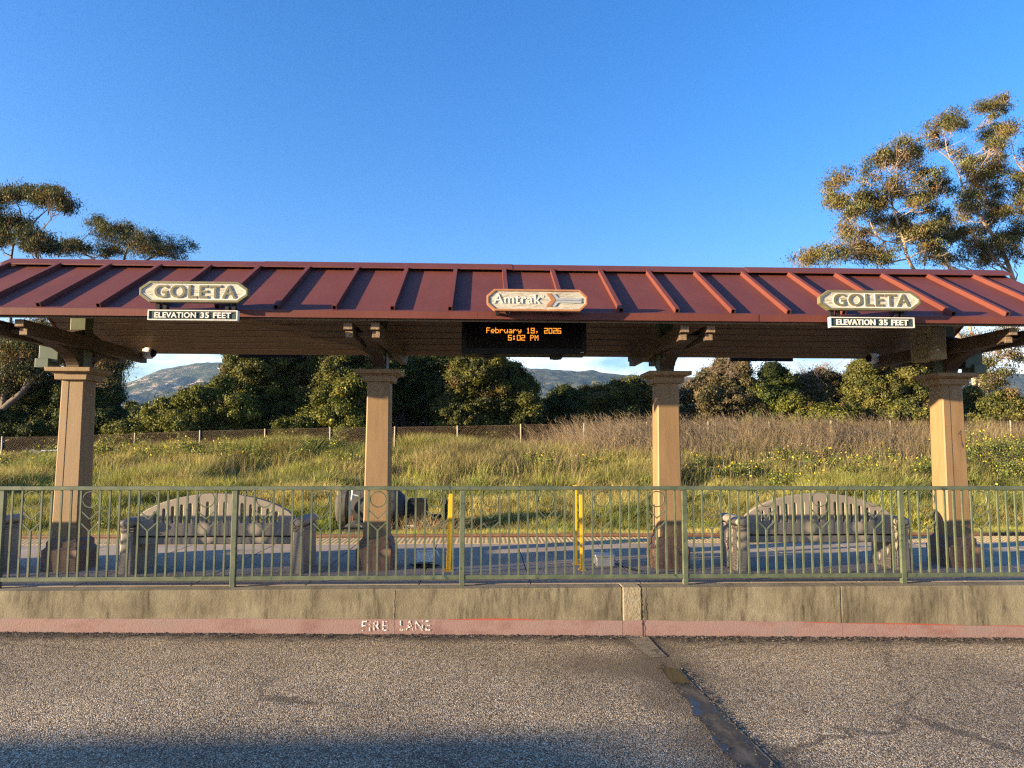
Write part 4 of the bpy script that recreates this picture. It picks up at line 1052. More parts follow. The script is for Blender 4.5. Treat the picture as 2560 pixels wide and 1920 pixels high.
# ------------------------------------------------------------------ water trailer beyond the track
TY = 15.5
TZ = -.84
t = thing('water_trailer', 'black and grey tank trailer parked in the grass beyond the track', 'trailer', (-2.2, TY, TZ))
ax = (-2.40, TY, -.03)
prof = [(-.73, .10), (-.725, .24), (-.70, .32), (-.65, .355), (-.60, .365), (.46, .365), (.54, .355), (.62, .325), (.69, .26), (.73, .16), (.742, .05)]
mb = MB(); mb.lathe(prof, ax, 'x', 40); tank = obj('tank', mb, M['tank'], t, True)
mb = MB()
for x in (-.50, -.47, .28, .31): mb.lathe([(x, .366), (x, .376), (x + .022, .376), (x + .022, .366)], ax, 'x', 40)
obj('strap', mb, M['black'], tank)
mb = MB(); mb.lathe([(0, .14), (.05, .14), (.055, .12), (.07, .12)], (-2.35, TY, .335), 'z', 22); obj('filler_cap', mb, M['black'], tank)
mb = MB(); mb.tube([(-2.74, TY - .37, .42), (-2.74, TY - .37, .26), (-2.765, TY - .40, .10), (-2.77, TY - .405, -.17)], .018, 8); mb.tube([(-2.74, TY - .37, .25), (-2.60, TY - .36, .22), (-2.60, TY - .30, .30)], .016, 8); obj('hose_pipe', mb, M['white'], t)
mb = MB(); mb.box(-2.775, -2.745, TY - .40, TY - .37, -.46, -.18); mb.box(-2.735, -2.715, TY - .40, TY - .37, -.46, -.18); obj('pipe_stand', mb, M['rail'], t)
mb = MB(); mb.box(-3.05, -1.55, TY - .36, TY - .30, -.47, -.41); mb.box(-3.05, -1.55, TY + .30, TY + .36, -.47, -.41)
mb.box(-3.05, -2.99, TY - .30, TY + .30, -.47, -.41); mb.box(-1.61, -1.55, TY - .30, TY + .30, -.47, -.41)
mb.bar((-1.56, TY - .30, -.42), (-.70, TY, -.36), .05, .07); mb.bar((-1.56, TY + .30, -.42), (-.70, TY, -.36), .05, .07); mb.bar((-.75, TY, -.36), (-.47, TY, -.30), .06, .06)
for x in (-2.9, -2.4, -1.9): mb.box(x - .03, x + .03, TY - .30, TY + .30, -.47, -.385)
obj('chassis', mb, M['black'], t)
mb = MB(); mb.bar((-1.42, TY - .31, -.395), (-.92, TY - .145, -.345), .006, .055, (0, 0, 1)); obj('reflector_stripe', mb, M['red'], t)
mb = MB(); mb.bar((-1.62, TY - .335, -.425), (-1.42, TY - .312, -.40), .006, .05, (0, 0, 1)); obj('reflector_stripe', mb, M['white'], t)
mb = MB(); mb.box(-1.62, -1.20, TY - .22, TY + .22, -.36, .09); mb.box(-1.60, -1.22, TY - .20, TY + .20, .09, .135); obj('pump_housing', mb, M['black'], t, bevel=.02)
mb = MB(); mb.box(-1.12, -.90, TY - .08, TY + .08, -.33, -.20); obj('battery_box', mb, M['black'], t, bevel=.01)
mb = MB(); mb.tube([(-.80, TY - .05, -.62), (-.80, TY - .05, .10)], .032, 10); mb.tube([(-.80, TY - .05, .10), (-.80, TY + .06, .10), (-.74, TY + .06, .10)], .012, 6); obj('jockey_stand', mb, M['black'], t)
mb = MB(); mb.lathe([(0, .03), (.08, .035), (.12, .02)], (-.50, TY, -.29), 'x', 10); obj('coupling', mb, M['black'], t)
for s, lab in ((-1, 1), (1, 0)):
    yw = TY + s * .46
    mb = MB(); mb.lathe([(-.075, .20), (-.08, .26), (-.06, .285), (.06, .285), (.08, .26), (.075, .20)], (-2.62, yw, TZ + .285), 'y', 30); wh = obj('tyre', mb, M['tyre'], t, True)
    mb = MB(); mb.lathe([(-.07, .10), (-.045, .165), (-.07, .19), (-.078, .20), (.078, .20), (.06, .1)], (-2.62, yw, TZ + .285), 'y', 26); rim = obj('rim', mb, M['white'], wh)
    mb = MB(); yf = yw + s * .13
    arch = [(-3.16, -.66), (-3.15, -.52), (-3.08, -.44), (-2.98, -.40), (-2.26, -.40), (-2.16, -.44), (-2.09, -.52), (-2.08, -.66)]
    inn = [(a_[0] * .985 - .039, a_[1] - .015) for a_ in arch]
    for k in range(7):
        mb.add([(arch[k][0], yw - .12, arch[k][1]), (arch[k + 1][0], yw - .12, arch[k + 1][1]), (arch[k + 1][0], yw + .12, arch[k + 1][1]), (arch[k][0], yw + .12, arch[k][1]),
                (arch[k][0], yw - .12, arch[k][1] - .025), (arch[k + 1][0], yw - .12, arch[k + 1][1] - .025), (arch[k + 1][0], yw + .12, arch[k + 1][1] - .025), (arch[k][0], yw + .12, arch[k][1] - .025)],
               [(0, 1, 2, 3), (7, 6, 5, 4), (0, 4, 5, 1), (2, 6, 7, 3)])
    obj('mudguard', mb, M['black'], t)
    mb = MB()
    for k in range(6):
        u_ = k * pi / 3; mb.lathe([(-.062, .02), (-.058, .02)], (-2.62 + .125 * cos(u_), yw - .0, TZ + .285 + .125 * sin(u_)), 'y', 10)
    if s < 0: obj('wheel_hole', mb, M['hollow'], rim)

# ------------------------------------------------------------------ chain-link fence on the bank
fx0, fx1 = -38.0, 38.0
def ftop(x): return float(np.interp(x, [-30, -16.5, -11.3, -6.2, -1, 1.5, 6.4, 11.5, 21.6, 30], [1.40, 1.52, 1.75, 1.89, 1.97, 2.04, 2.137, 2.20, 2.25, 2.25]))
fence = thing('chain_link_fence', 'rusty chain-link fence on pale posts along the top of the grassy bank', 'fence', (0, FENCE_Y, .6))
fxs = [1.476 + 2.485 * k for k in range(-15, 15)]
for x in fxs:
    mb = MB(); mb.tube([(x, FENCE_Y, ftop(x) - 2.0), (x + random.uniform(-.03, .03), FENCE_Y, ftop(x) + .03)], .030, 7); obj('post', mb, M['fence_post'], fence)
mb = MB(); H = 1.55; cell = .062; w = .0017
nn = int((fx1 - fx0) / cell)
vs, fs = [], []
for d_ in (1, -1):
    for i in range(-int(H / cell), nn):
        xa = fx0 + i * cell if d_ > 0 else fx0 + i * cell + H
        xb = xa + d_ * H
        if min(xa, xb) < fx0 or max(xa, xb) > fx1: continue
        za, zb = ftop(xa) - H, ftop(xb); o = .004 * d_; n0 = len(vs)
        if -2.6 < xa < -1.3 and random.random() < .3: continue
        for (X_, Z_) in ((xa, za), (xb, zb)):
            vs += [(X_ - w, FENCE_Y + o, Z_), (X_ + w, FENCE_Y + o - w, Z_), (X_ + w, FENCE_Y + o + w, Z_)]
        fs += [(n0, n0 + 1, n0 + 4, n0 + 3), (n0 + 1, n0 + 2, n0 + 5, n0 + 4), (n0 + 2, n0, n0 + 3, n0 + 5)]
mb.add(vs, fs); obj('wire_mesh', mb, M['galv'], fence)
mb = MB(); mb.tube([(x, FENCE_Y, ftop(x)) for x in np.linspace(fx0, fx1, 90)], .004, 4); obj('tension_wire', mb, M['galv'], fence)

# ------------------------------------------------------------------ vegetation builders
def unit(v): return v / np.maximum(np.linalg.norm(v, axis=-1, keepdims=True), 1e-9)
def leaf_arrays(P, Nrm, L, W, r, droop=0.0):
    """diamond leaves: centres P, facing Nrm"""
    n = len(P)
    a = unit(np.cross(Nrm, unit(r.normal(size=(n, 3)) + np.array([0, 0, -3.0 * droop]) if droop == 0 else np.cross(Nrm, np.array([0, 0, 1.0])) + .4 * r.normal(size=(n, 3)))))
    b = unit(np.cross(Nrm, a))
    l = (L * (.6 + .8 * r.random(n)))[:, None] / 2; w = (W * (.6 + .8 * r.random(n)))[:, None] / 2
    bend = Nrm * l * .25
    V = np.stack([P - a * l - bend, P + b * w, P + a * l - bend, P - b * w], 1).reshape(-1, 3)
    return V
def leaf_mesh(name, P, Nrm, L, W, colors, r, droop=0.0):
    V = leaf_arrays(P, Nrm, L, W, r, droop); n = len(P)
    q = np.arange(4 * n); c = np.repeat(colors, 4, 0)
    return fast_mesh(name, V, q, np.arange(0, 4 * n, 4), c)
def pick(r, n, pal, jit=.22):
    pal = np.array(pal, float); w = pal[:, 3] / pal[:, 3].sum()
    c = pal[r.choice(len(pal), n, p=w), :3]
    return np.clip(c * (1 + jit * r.normal(size=(n, 1))), .004, 1)

def shrub(name, label, cat, Y, blobs, pal, seed, dens=1.0, leaf=(.10, .058), sub=.27, depth=1.15, group=None, twigs=0, lowpal=None):
    r = np.random.default_rng(seed)
    bl = []
    for (x, y, rx, ry) in blobs:
        dy = r.uniform(-1.0, .9)
        c = at(x, y, Y + dy); k = (Y + dy) / FPX
        rx, ry = rx * .88, ry * .88
        bl.append((c, rx * k, min(max(rx, ry) * k * depth, 2.2), ry * k))
        for q_ in range(3):
            a_ = r.uniform(-.3, pi + .3); f_ = r.uniform(.22, .5); g_ = r.uniform(.75, 1.05)
            bl.append((c + np.array([cos(a_) * rx * k * g_, r.uniform(-.9, .3) * rx * k, sin(a_) * ry * k * g_]), rx * k * f_, rx * k * f_, ry * k * f_ * r.uniform(.8, 1.2)))
    cen = np.mean([b[0] for b in bl], 0)
    for (x, y, rx, ry) in blobs[::2]:             # low skirt down to the soil
        dy = r.uniform(-.6, .9); c = at(x + r.uniform(-12, 12), 1108, Y + dy); k = (Y + dy) / FPX
        bl.append((c, 46 * k, .8, 40 * k))
    base = (float(cen[0]), float(Y), float(gz(cen[0], Y)))
    t = thing(name, label, cat, base, group)
    Ps, Ns, Cs = [], [], []
    # sub-clumps over the surface of every lobe
    for (c, rx, ry, rz) in bl:
        area = 4 * pi * ((rx * ry) ** 1.6 / 3 + (rx * rz) ** 1.6 / 3 + (ry * rz) ** 1.6 / 3) ** (1 / 1.6)
        ns = max(6, int(area / (sub * sub * 1.5)))
        d = unit(r.normal(size=(ns, 3)))
        d[:, 2] = np.where(d[:, 2] < -.55, -d[:, 2], d[:, 2])
        sc = c + d * np.array([rx, ry, rz]) * (.62 + .46 * r.random((ns, 1)))
        sr = sub * (.40 + .95 * r.random(ns) ** 1.5)
        tone = pick(r, ns, pal, .12)
        for j in range(ns):
            m = int(520 * dens * (sr[j] / .34) ** 2)
            e = unit(r.normal(size=(m, 3)) + d[j] * .55 + np.array([0, 0, .35]))
            rad = sr[j] * (.55 + .5 * r.random((m, 1)) ** .5) * np.where(r.random((m, 1)) < .16, 1 + .9 * r.random((m, 1)), 1)
            Ps.append(sc[j] + e * rad * np.array([1.1, 1.1, .85])); Ns.append(unit(e + .55 * r.normal(size=(m, 3))))
            Cs.append(np.clip(tone[j] * (1 + .28 * r.normal(size=(m, 1))), .005, 1))
        # sparse inner leaves so that the lobe is not hollow
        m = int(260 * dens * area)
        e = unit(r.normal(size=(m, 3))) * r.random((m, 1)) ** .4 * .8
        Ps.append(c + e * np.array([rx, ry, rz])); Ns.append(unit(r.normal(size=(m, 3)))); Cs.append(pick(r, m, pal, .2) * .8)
    P, Nn, C = np.concatenate(Ps), np.concatenate(Ns), np.concatenate(Cs)
    keep = P[:, 2] > gz(P[:, 0], P[:, 1]) - .1
    P, Nn, C = P[keep], Nn[keep], C[keep]
    me = leaf_mesh('crown', P - np.array(base), Nn, leaf[0], leaf[1], C, r)
    link('crown', me, M['leaf'], t)
    mb = MB(); rr = random.Random(seed)
    for (c, rx, ry, rz) in bl:
        b0 = np.array(base) + np.array([(c[0] - base[0]) * .35, 0, -.1]); mid = (b0 + c) / 2 + np.array([rr.uniform(-.2, .2), 0, .15])
        mb.tube([b0, mid, c, c + np.array([rr.uniform(-.3, .3) * rx, 0, rz * .7])], [.09, .06, .035, .012], 6)
    obj('trunk', mb, M['bark_dark'], t, True)
    if twigs:
        mb = MB(); top = sorted(bl, key=lambda b: -b[0][2] - b[3])[:max(2, len(bl) // 2)]
        def grow(p, d, l, rad, lev):
            pts = [p]; q_ = p.copy(); dd = d.copy()
            for k in range(4):
                dd = unit(dd + .35 * r.normal(size=3) + np.array([0, 0, .05])); q_ = q_ + dd * l / 4; pts.append(q_.copy())
            mb.tube(pts, [rad * (1 - .18 * k) for k in range(5)], 4, False)
            if lev > 0:
                for k in range(3):
                    s = pts[1 + k]; grow(s, unit(dd + .9 * r.normal(size=3)), l * .62, rad * .6, lev - 1)
        for k in range(twigs):
            c, rx, ry, rz = top[k % len(top)]
            s = c + np.array([r.uniform(-.7, .7) * rx, r.uniform(-.9, 0) * ry, r.uniform(-.2, .6) * rz])
            grow(s, unit(np.array([r.uniform(-.7, .7), r.uniform(-.6, .1), .8])), r.uniform(.6, 1.2), .012, 2)
        obj('bare_branches', mb, M['twig'], t)
    return t

def eucalyptus(name, label, base, trunks, clumps, pal, seed, Y, dens=1.0, leaf=(.145, .044), bark='bark'):
    """trunks: polylines [(x, y, Y, radius)...] in photo pixels; clumps: (x, y, rx, ry, dy)"""
    r = np.random.default_rng(seed)
    t = thing(name, label, 'tree', base, 'eucalyptus trees behind the fence')
    mb = MB(); nodes = []
    for tr in trunks:
        pts = [at(x, y, yy) for x, y, yy, _ in tr]; rad = [q_[3] * .66 for q_ in tr]
        # smooth between the given points
        P_, R_ = [], []
        for i in range(len(pts) - 1):
            p0, p1, p2, p3 = pts[max(i - 1, 0)], pts[i], pts[i + 1], pts[min(i + 2, len(pts) - 1)]
            for k in range(5):
                u = k / 5
                P_.append(.5 * (2 * p1 + (p2 - p0) * u + (2 * p0 - 5 * p1 + 4 * p2 - p3) * u * u + (3 * p1 - p0 - 3 * p2 + p3) * u ** 3)); R_.append(rad[i] + (rad[i + 1] - rad[i]) * u)
        P_.append(pts[-1]); R_.append(rad[-1])
        mb.tube(P_, R_, 9, False)
        nodes += [(p, q_) for p, q_ in zip(P_, R_)]
    obj('trunk', mb, M[bark], t, True)
    NP = np.array([n_[0] for n_ in nodes]); NR = np.array([n_[1] for n_ in nodes])
    br = MB(); Ps, Ns, Cs = [], [], []
    cl2 = list(clumps)
    for i, a_ in enumerate(clumps):               # smaller tufts filling the crown between neighbours
        near = sorted((q_ for q_ in clumps if q_ is not a_), key=lambda q_: (q_[0] - a_[0]) ** 2 + (q_[1] - a_[1]) ** 2)[:2]
        for w_, b_ in enumerate(near):
            if (b_[0] - a_[0]) ** 2 + (b_[1] - a_[1]) ** 2 > 75 ** 2 or r.random() < .12: continue
            f_ = r.uniform(.35, .65)
            cl2.append((a_[0] * f_ + b_[0] * (1 - f_) + r.normal() * 8, a_[1] * f_ + b_[1] * (1 - f_) + r.normal() * 7, a_[2] * r.uniform(.45, .8), a_[3] * r.uniform(.45, .75), (a_[4] + b_[4]) / 2 + r.normal() * .8))
    for (x, y, rx, ry, dy) in cl2:
        rx, ry = rx * 1.27, ry * 1.22
        yy = Y + dy; k = yy / FPX; c = at(x, y, yy); rx_, rz_ = rx * k, ry * k; ryy = rx_ * .9
        # limb from the trunk: prefer nodes below the clump
        d = np.linalg.norm(NP - c, axis=1) + 0.8 * np.maximum(0, NP[:, 2] - (c[2] - .45 * np.hypot(NP[:, 0] - c[0], NP[:, 1] - c[1])))
        j = int(np.argmin(d)); s, sr = NP[j], min(NR[j] * .5, .045)
        ln = np.linalg.norm(c - s)
        m1 = s + (c - s) * .38 + np.array([0, 0, -.05 * ln]) + r.normal(size=3) * .05 * ln
        m2 = s + (c - s) * .75 + np.array([0, 0, -.06 * ln]) + r.normal(size=3) * .04 * ln
        e = c + np.array([0, 0, -.25 * rz_])
        br.tube([s, m1, m2, e], [sr, sr * .75, sr * .5, .016], 6, False)
        for q_ in range(11):
            u = r.uniform(.35, 1); o = m1 + (e - m1) * u
            tip = c + np.array([r.uniform(-.95, .95) * rx_, r.uniform(-.9, .9) * ryy, r.uniform(-.9, .8) * rz_])
            md = (o + tip) / 2 + np.array([0, 0, -.1 * np.linalg.norm(tip - o)]) + r.normal(size=3) * .06
            br.tube([o, md, tip], [.016, .011, .006], 4, False)
        area = rx_ * rz_
        nsub = max(5, int(area * 14))
        # loose tufts, densest in the upper half, thinning to sprays below and at the rim
        dd = unit(r.normal(size=(nsub, 3))) * r.random((nsub, 1)) ** .5
        dd[:, 2] = np.where(r.random(nsub) < .72, np.abs(dd[:, 2]), dd[:, 2])
        sc = c + dd * np.array([rx_, ryy, rz_]) * np.array([1.02, 1.02, .95]) + r.normal(0, .07, (nsub, 3))
        tone = pick(r, nsub, pal, .18)
        for q_ in range(nsub):
            rr_ = .25 * (.5 + 1.0 * r.random()); m = int(112 * dens * (rr_ / .27) ** 1.7)
            o = r.normal(size=(m, 3)) * rr_ * .70
            Ps.append(sc[q_] + o * np.array([1.15, 1.15, .85]) - np.array([0, 0, .1 * rr_])); Ns.append(unit(unit(o + np.array([0, 0, .15 * rr_])) * .55 + dd[q_] * .5 + .6 * r.normal(size=(m, 3)) * np.array([1, 1, .6])))
            Cs.append(np.clip(tone[q_] * (1 + .30 * r.normal(size=(m, 1))), .005, 1))
    P, Nn, C = np.concatenate(Ps), np.concatenate(Ns), np.concatenate(Cs)
    me = leaf_mesh('crown', P - np.array(base), Nn, leaf[0], leaf[1], C, r, 1.0)
    link('crown', me, M['euc_leaf'], t)
    obj('branches', br, M[bark], t, True)
    return t

EUC = [(.120, .114, .040, 5), (.085, .084, .032, 4), (.19, .135, .042, 2.6), (.20, .12, .05, .9), (.16, .165, .065, 2.4)]
EUC_D = [(.060, .064, .024, 5), (.085, .085, .03, 3), (.13, .085, .034, 1.6), (.045, .052, .022, 3)]
zr = lambda lst, dyseed: [(1920 + x / 3.319, 200 + y / 3.319, rx / 3.319, ry / 3.319, dy) for (x, y, rx, ry), dy in zip(lst, np.random.default_rng(dyseed).uniform(-2.2, 2.2, len(lst)))]
R_A = [(1125, 530, 95, 60), (960, 610, 55, 50), (1110, 690, 170, 90), (840, 760, 130, 80), (640, 790, 90, 70), (1390, 790, 110, 80), (1240, 800, 90, 80),
       (1000, 870, 140, 80), (510, 920, 70, 60), (600, 1010, 60, 40), (680, 1060, 85, 55), (1250, 1000, 140, 80), (1290, 1080, 110, 60), (930, 1110, 70, 45), (1500, 930, 70, 60),
       (660, 1190, 70, 35), (700, 1330, 60, 35), (1030, 1230, 90, 50), (1180, 1330, 120, 70), (420, 1440, 130, 80), (620, 1470, 120, 60), (800, 1420, 130, 70), (1000, 1450, 140, 80),
       (1350, 1430, 140, 80), (1560, 1290, 90, 50), (1450, 1120, 90, 50), (1260, 620, 80, 50), (320, 1490, 90, 50), (900, 1500, 120, 60), (800, 950, 60, 36), (900, 1000, 60, 36), (780, 1060, 50, 30), (1120, 1130, 70, 46), (1120, 1240, 60, 36), (1350, 1250, 80, 46), (1480, 1230, 80, 46), (1250, 1250, 70, 36), (850, 1250, 50, 26), (1420, 1340, 90, 50), (1150, 940, 80, 50), (1330, 900, 80, 50)]
R_B = [(1965, 170, 75, 65), (1960, 230, 70, 40), (1770, 240, 60, 38), (1550, 310, 95, 60), (1560, 370, 60, 40), (1370, 365, 60, 45), (1860, 400, 70, 60), (1870, 480, 70, 50), (2030, 410, 80, 70),
       (1370, 540, 60, 50), (1590, 620, 80, 70), (1870, 640, 110, 80), (1720, 810, 110, 80), (1850, 800, 130, 80), (1620, 1150, 100, 60), (1860, 1050, 120, 80),
       (1700, 1430, 120, 90), (1950, 1330, 150, 110), (2050, 1250, 80, 60), (2060, 1480, 80, 80), (1700, 950, 90, 70), (1690, 690, 80, 60), (1900, 720, 60, 50), (1700, 1300, 100, 66), (1820, 1200, 80, 56), (1900, 1130, 80, 56), (1650, 1050, 80, 56), (1760, 920, 70, 46), (1950, 900, 80, 56), (1980, 1100, 80, 66), (1800, 1500, 100, 56), (1840, 1400, 90, 60), (1560, 1500, 110, 60), (1420, 1500, 100, 60)]
R_C = [(2090, 820, 100, 100), (2100, 1080, 90, 80), (2200, 640, 110, 90), (2250, 900, 110, 100), (2230, 1250, 110, 90), (2300, 1100, 120, 90), (2120, 960, 80, 70), (2250, 420, 90, 80)]
YA = 40.0
bA = at(2436, 1085, YA); gA = float(gz(bA[0], YA)); bA = (float(bA[0]), YA, gA)
S_ = lambda x, y: (1920 + x / 3.319, 200 + y / 3.319)
trA = [[(2440, 1095, YA, .24), (2438, 1040, YA, .21), (2436, 960, YA, .20), (2420, 880, YA, .19), (2370, 800, YA - .5, .17), (*S_(1190, 1540), YA - .6, .15), (*S_(1130, 1350), YA - .8, .13), (*S_(1090, 1230), YA - .8, .10), (*S_(1030, 1030), YA - .5, .07), (*S_(1010, 900), YA, .04)],
       [(2436, 950, YA, .16), (2425, 820, YA + .4, .14), (*S_(1500, 1540), YA + .6, .12), (*S_(1400, 1370), YA + .6, .10), (*S_(1230, 1230), YA + .5, .07), (*S_(1060, 1080), YA + .5, .05), (*S_(960, 950), YA + .6, .03)],
       [(*S_(1130, 1350), YA - .8, .07), (*S_(930, 1320), YA - 1, .06), (*S_(830, 1150), YA - 1, .045), (*S_(700, 980), YA - 1, .03)],
       [(*S_(930, 1320), YA - 1, .05), (*S_(720, 1190), YA - 1.2, .035), (*S_(580, 1070), YA - 1.2, .02)],
       [(*S_(1300, 1540), YA + .2, .08), (*S_(1310, 1250), YA + .3, .06), (*S_(1400, 1030), YA + .3, .035)],
       [(2436, 1000, YA, .10), (2462, 930, YA - .4, .08), (2500, 900, YA - .6, .06), (2550, 860, YA - .8, .04)],
       [(2432, 1040, YA - .1, .07), (2410, 985, YA - .3, .05), (2395, 960, YA - .4, .03)]]
clA = zr(R_A, 3) + [(2490, 860, 34, 22, -1), (2530, 830, 30, 22, -1), (2470, 905, 28, 16, -1), (2455, 960, 26, 18, -1), (2500, 955, 26, 14, -.5), (2440, 850, 30, 20, 0), (2545, 900, 24, 16, -1), (2420, 905, 18, 12, 0)]
eucalyptus('eucalyptus_tree', 'broad eucalyptus with many clumped crowns above the right end of the roof', bA, trA, clA, EUC, 21, YA)
YB = 43.0
bB = at(2585, 1085, YB); bB = (float(bB[0]), YB, float(gz(bB[0], YB)))
trB = [[(2585, 1095, YB, .30), (2580, 950, YB, .26), (2560, 800, YB, .23), (2520, 660, YB, .20), (*S_(1870, 1300), YB, .18), (*S_(1770, 1150), YB, .14), (*S_(1640, 960), YB, .10), (*S_(1560, 720), YB, .07), (*S_(1420, 590), YB, .04)],
       [(*S_(1790, 1180), YB, .10), (*S_(1800, 900), YB + .4, .07), (*S_(1780, 680), YB + .5, .06), (*S_(1850, 380), YB + .6, .04), (*S_(1930, 230), YB + .6, .02)],
       [(*S_(1560, 720), YB, .05), (*S_(1490, 600), YB, .04), (*S_(1470, 400), YB, .025), (*S_(1530, 320), YB, .015)]]
eucalyptus('eucalyptus_tree', 'tall slender eucalyptus whose tufted top is highest in the right corner', bB, trB, zr(R_B, 5), EUC, 22, YB)
YC_ = 41.0
bC = at(2680, 1085, YC_); bC = (float(bC[0]), YC_, float(gz(bC[0], YC_)))
trC = [[(2680, 1095, YC_, .26), (2670, 850, YC_, .22), (2640, 620, YC_, .17), (2600, 480, YC_, .11), (2545, 410, YC_, .06), (*S_(2030, 560), YC_, .035), (*S_(2020, 470), YC_, .015)], [(2640, 620, YC_, .1), (2600, 520, YC_, .06), (2570, 460, YC_, .03)]]
eucalyptus('eucalyptus_tree', 'eucalyptus cut off by the right edge of the photo', bC, trC, zr(R_C, 6), EUC, 23, YC_)

zl = lambda lst, sd: [(x / 3.456, 420 + y / 3.456, rx / 3.456, ry / 3.456, dy) for (x, y, rx, ry), dy in zip(lst, np.random.default_rng(sd).uniform(-2, 2, len(lst)))]
L_A = [(30, 240, 70, 50), (150, 225, 70, 45), (230, 195, 50, 40), (330, 255, 70, 40), (440, 215, 60, 50), (400, 265, 60, 36), (530, 285, 80, 50), (590, 360, 60, 50), (100, 480, 130, 80), (0, 460, 80, 80), (180, 560, 80, 60),
       (270, 600, 90, 60), (300, 670, 80, 60), (420, 640, 80, 40), (250, 700, 90, 40), (-80, 330, 90, 70), (-60, 620, 100, 80), (60, 600, 60, 40), (440, 710, 90, 40)]
YL = 38.0
bL = at(60, 1085, YL); bL = (float(bL[0]), YL, float(gz(bL[0], YL)))
K = lambda x, y: (x / 3.456, 600 + y / 3.456)
Q = lambda x, y: (x / 3.456, 420 + y / 3.456)
trL = [[(-30, 1110, YL, .30), (*K(20, 1480), YL, .28), (*K(180, 1330), YL, .25), (*K(290, 1200), YL, .22), (*K(420, 1090), YL, .19), (*K(480, 900), YL, .15), (*Q(330, 800), YL, .11), (*Q(280, 520), YL, .07), (*Q(330, 430), YL, .05), (*Q(450, 330), YL, .03)],
       [(*K(20, 1480), YL, .2), (*K(60, 1100), YL + .5, .17), (*K(90, 800), YL + .5, .13), (*Q(100, 760), YL + .5, .09), (*Q(180, 420), YL + .6, .05), (*Q(140, 300), YL + .6, .03)],
       [(*K(180, 1330), YL, .1), (*K(280, 1080), YL - .3, .08), (*K(300, 950), YL - .3, .06)],
       [(*Q(280, 520), YL, .04), (*Q(250, 420), YL, .03), (*Q(320, 330), YL, .02)]]
clL = zl(L_A, 7) + [(*K(80, 880), 36, 28, 0), (*K(200, 800), 36, 30, .5), (*K(330, 760), 34, 24, 0), (*K(120, 1000), 36, 26, .5), (*K(270, 940), 32, 26, -.5), (*K(30, 1080), 40, 30, 0), (*K(380, 860), 26, 22, 0), (*K(210, 1060), 34, 24, 1),
                    (*K(920, 1050), 26, 20, -.5), (*K(1000, 1100), 22, 16, -.5), (*K(880, 1140), 22, 18, -.5), (*K(1100, 1060), 18, 9, -.5), (*K(920, 1220), 26, 16, 0), (*K(60, 1220), 34, 22, .5), (*K(150, 900), 40, 28, 0), (*K(260, 850), 38, 26, .3), (*K(60, 960), 40, 30, -.3), (*K(180, 1010), 40, 28, .6), (*K(330, 1010), 34, 26, .4), (*K(120, 1130), 42, 28, .2), (*K(250, 1150), 38, 28, .8), (*K(360, 1120), 34, 26, .8), (*K(20, 1300), 40, 28, .3), (*K(150, 1260), 40, 26, .9), (*K(330, 1240), 36, 26, .9), (*K(400, 960), 24, 22, .3)]
eucalyptus('eucalyptus_tree', 'dark leaning eucalyptus behind the first column at the left edge', bL, trL, clL, EUC_D, 24, YL, bark='bark_dark')
L_B = [(830, 470, 65, 35), (870, 510, 50, 30), (960, 555, 95, 60), (1060, 530, 60, 40), (1130, 560, 110, 75), (1330, 620, 120, 70), (1590, 690, 110, 52), (1000, 680, 150, 80), (1200, 680, 150, 80), (600, 660, 90, 40), (720, 695, 80, 45), (1450, 700, 100, 60),
       (560, 720, 90, 40), (900, 730, 120, 50), (1330, 730, 120, 50)]
YM = 48.0
bM = at(290, 1085, YM); bM = (float(bM[0]), YM, float(gz(bM[0], YM)))
trM = [[(290, 1095, YM, .30), (300, 900, YM, .26), (305, 760, YM, .22), (*Q(1060, 900), YM, .18), (*Q(1080, 760), YM, .12), (*Q(1120, 650), YM, .07)], [(*Q(1060, 900), YM, .12), (*Q(1300, 780), YM, .09), (*Q(1400, 690), YM, .06), (*Q(1540, 700), YM, .03)],
       [(*Q(1060, 900), YM, .10), (*Q(760, 760), YM, .07), (*Q(700, 640), YM, .04), (*Q(780, 560), YM, .03), (*Q(800, 500), YM, .02)]]
clM = zl(L_B, 9) + [(*K(1000, 1250), 28, 14, 0), (*K(960, 1340), 24, 18, 0), (*K(900, 1300), 24, 20, 0)]
eucalyptus('eucalyptus_tree', 'dark flat-topped eucalyptus rising above the roof beside the left town sign', bM, trM, clM, EUC_D, 25, YM, bark='bark_dark')

# shrubs and small trees in a belt behind the fence
YG = [(.110, .115, .020, 5), (.074, .084, .017, 4), (.165, .158, .030, 2), (.12, .085, .03, .3)]
MIX = [(.072, .075, .018, 5), (.115, .112, .024, 3), (.042, .048, .013, 4), (.11, .078, .026, .6)]
DK = [(.048, .064, .017, 5), (.075, .088, .021, 4), (.030, .042, .013, 3), (.115, .11, .026, 1)]
OL = [(.095, .098, .026, 5), (.14, .13, .035, 3), (.065, .072, .020, 3), (.14, .10, .04, .5)]
BR = [(.09, .075, .035, 4), (.06, .06, .028, 3), (.13, .10, .05, 2)]
BELT = 'shrubs and trees in the belt behind the fence'
shrub('shrub', 'bright yellow-green rounded shrub stepping down towards the mountain, left of the second column', 'shrub', 31.5,
      [(312, 1085, 30, 14), (352, 1076, 40, 20), (395, 1060, 44, 26), (438, 1034, 40, 28), (468, 1014, 34, 18), (505, 1012, 44, 26), (478, 1066, 70, 34), (540, 1040, 50, 40), (585, 1030, 46, 44), (395, 1088, 60, 22), (560, 1085, 60, 30), (548, 975, 26, 22), (600, 1080, 50, 40)], YG, 31, group=BELT)
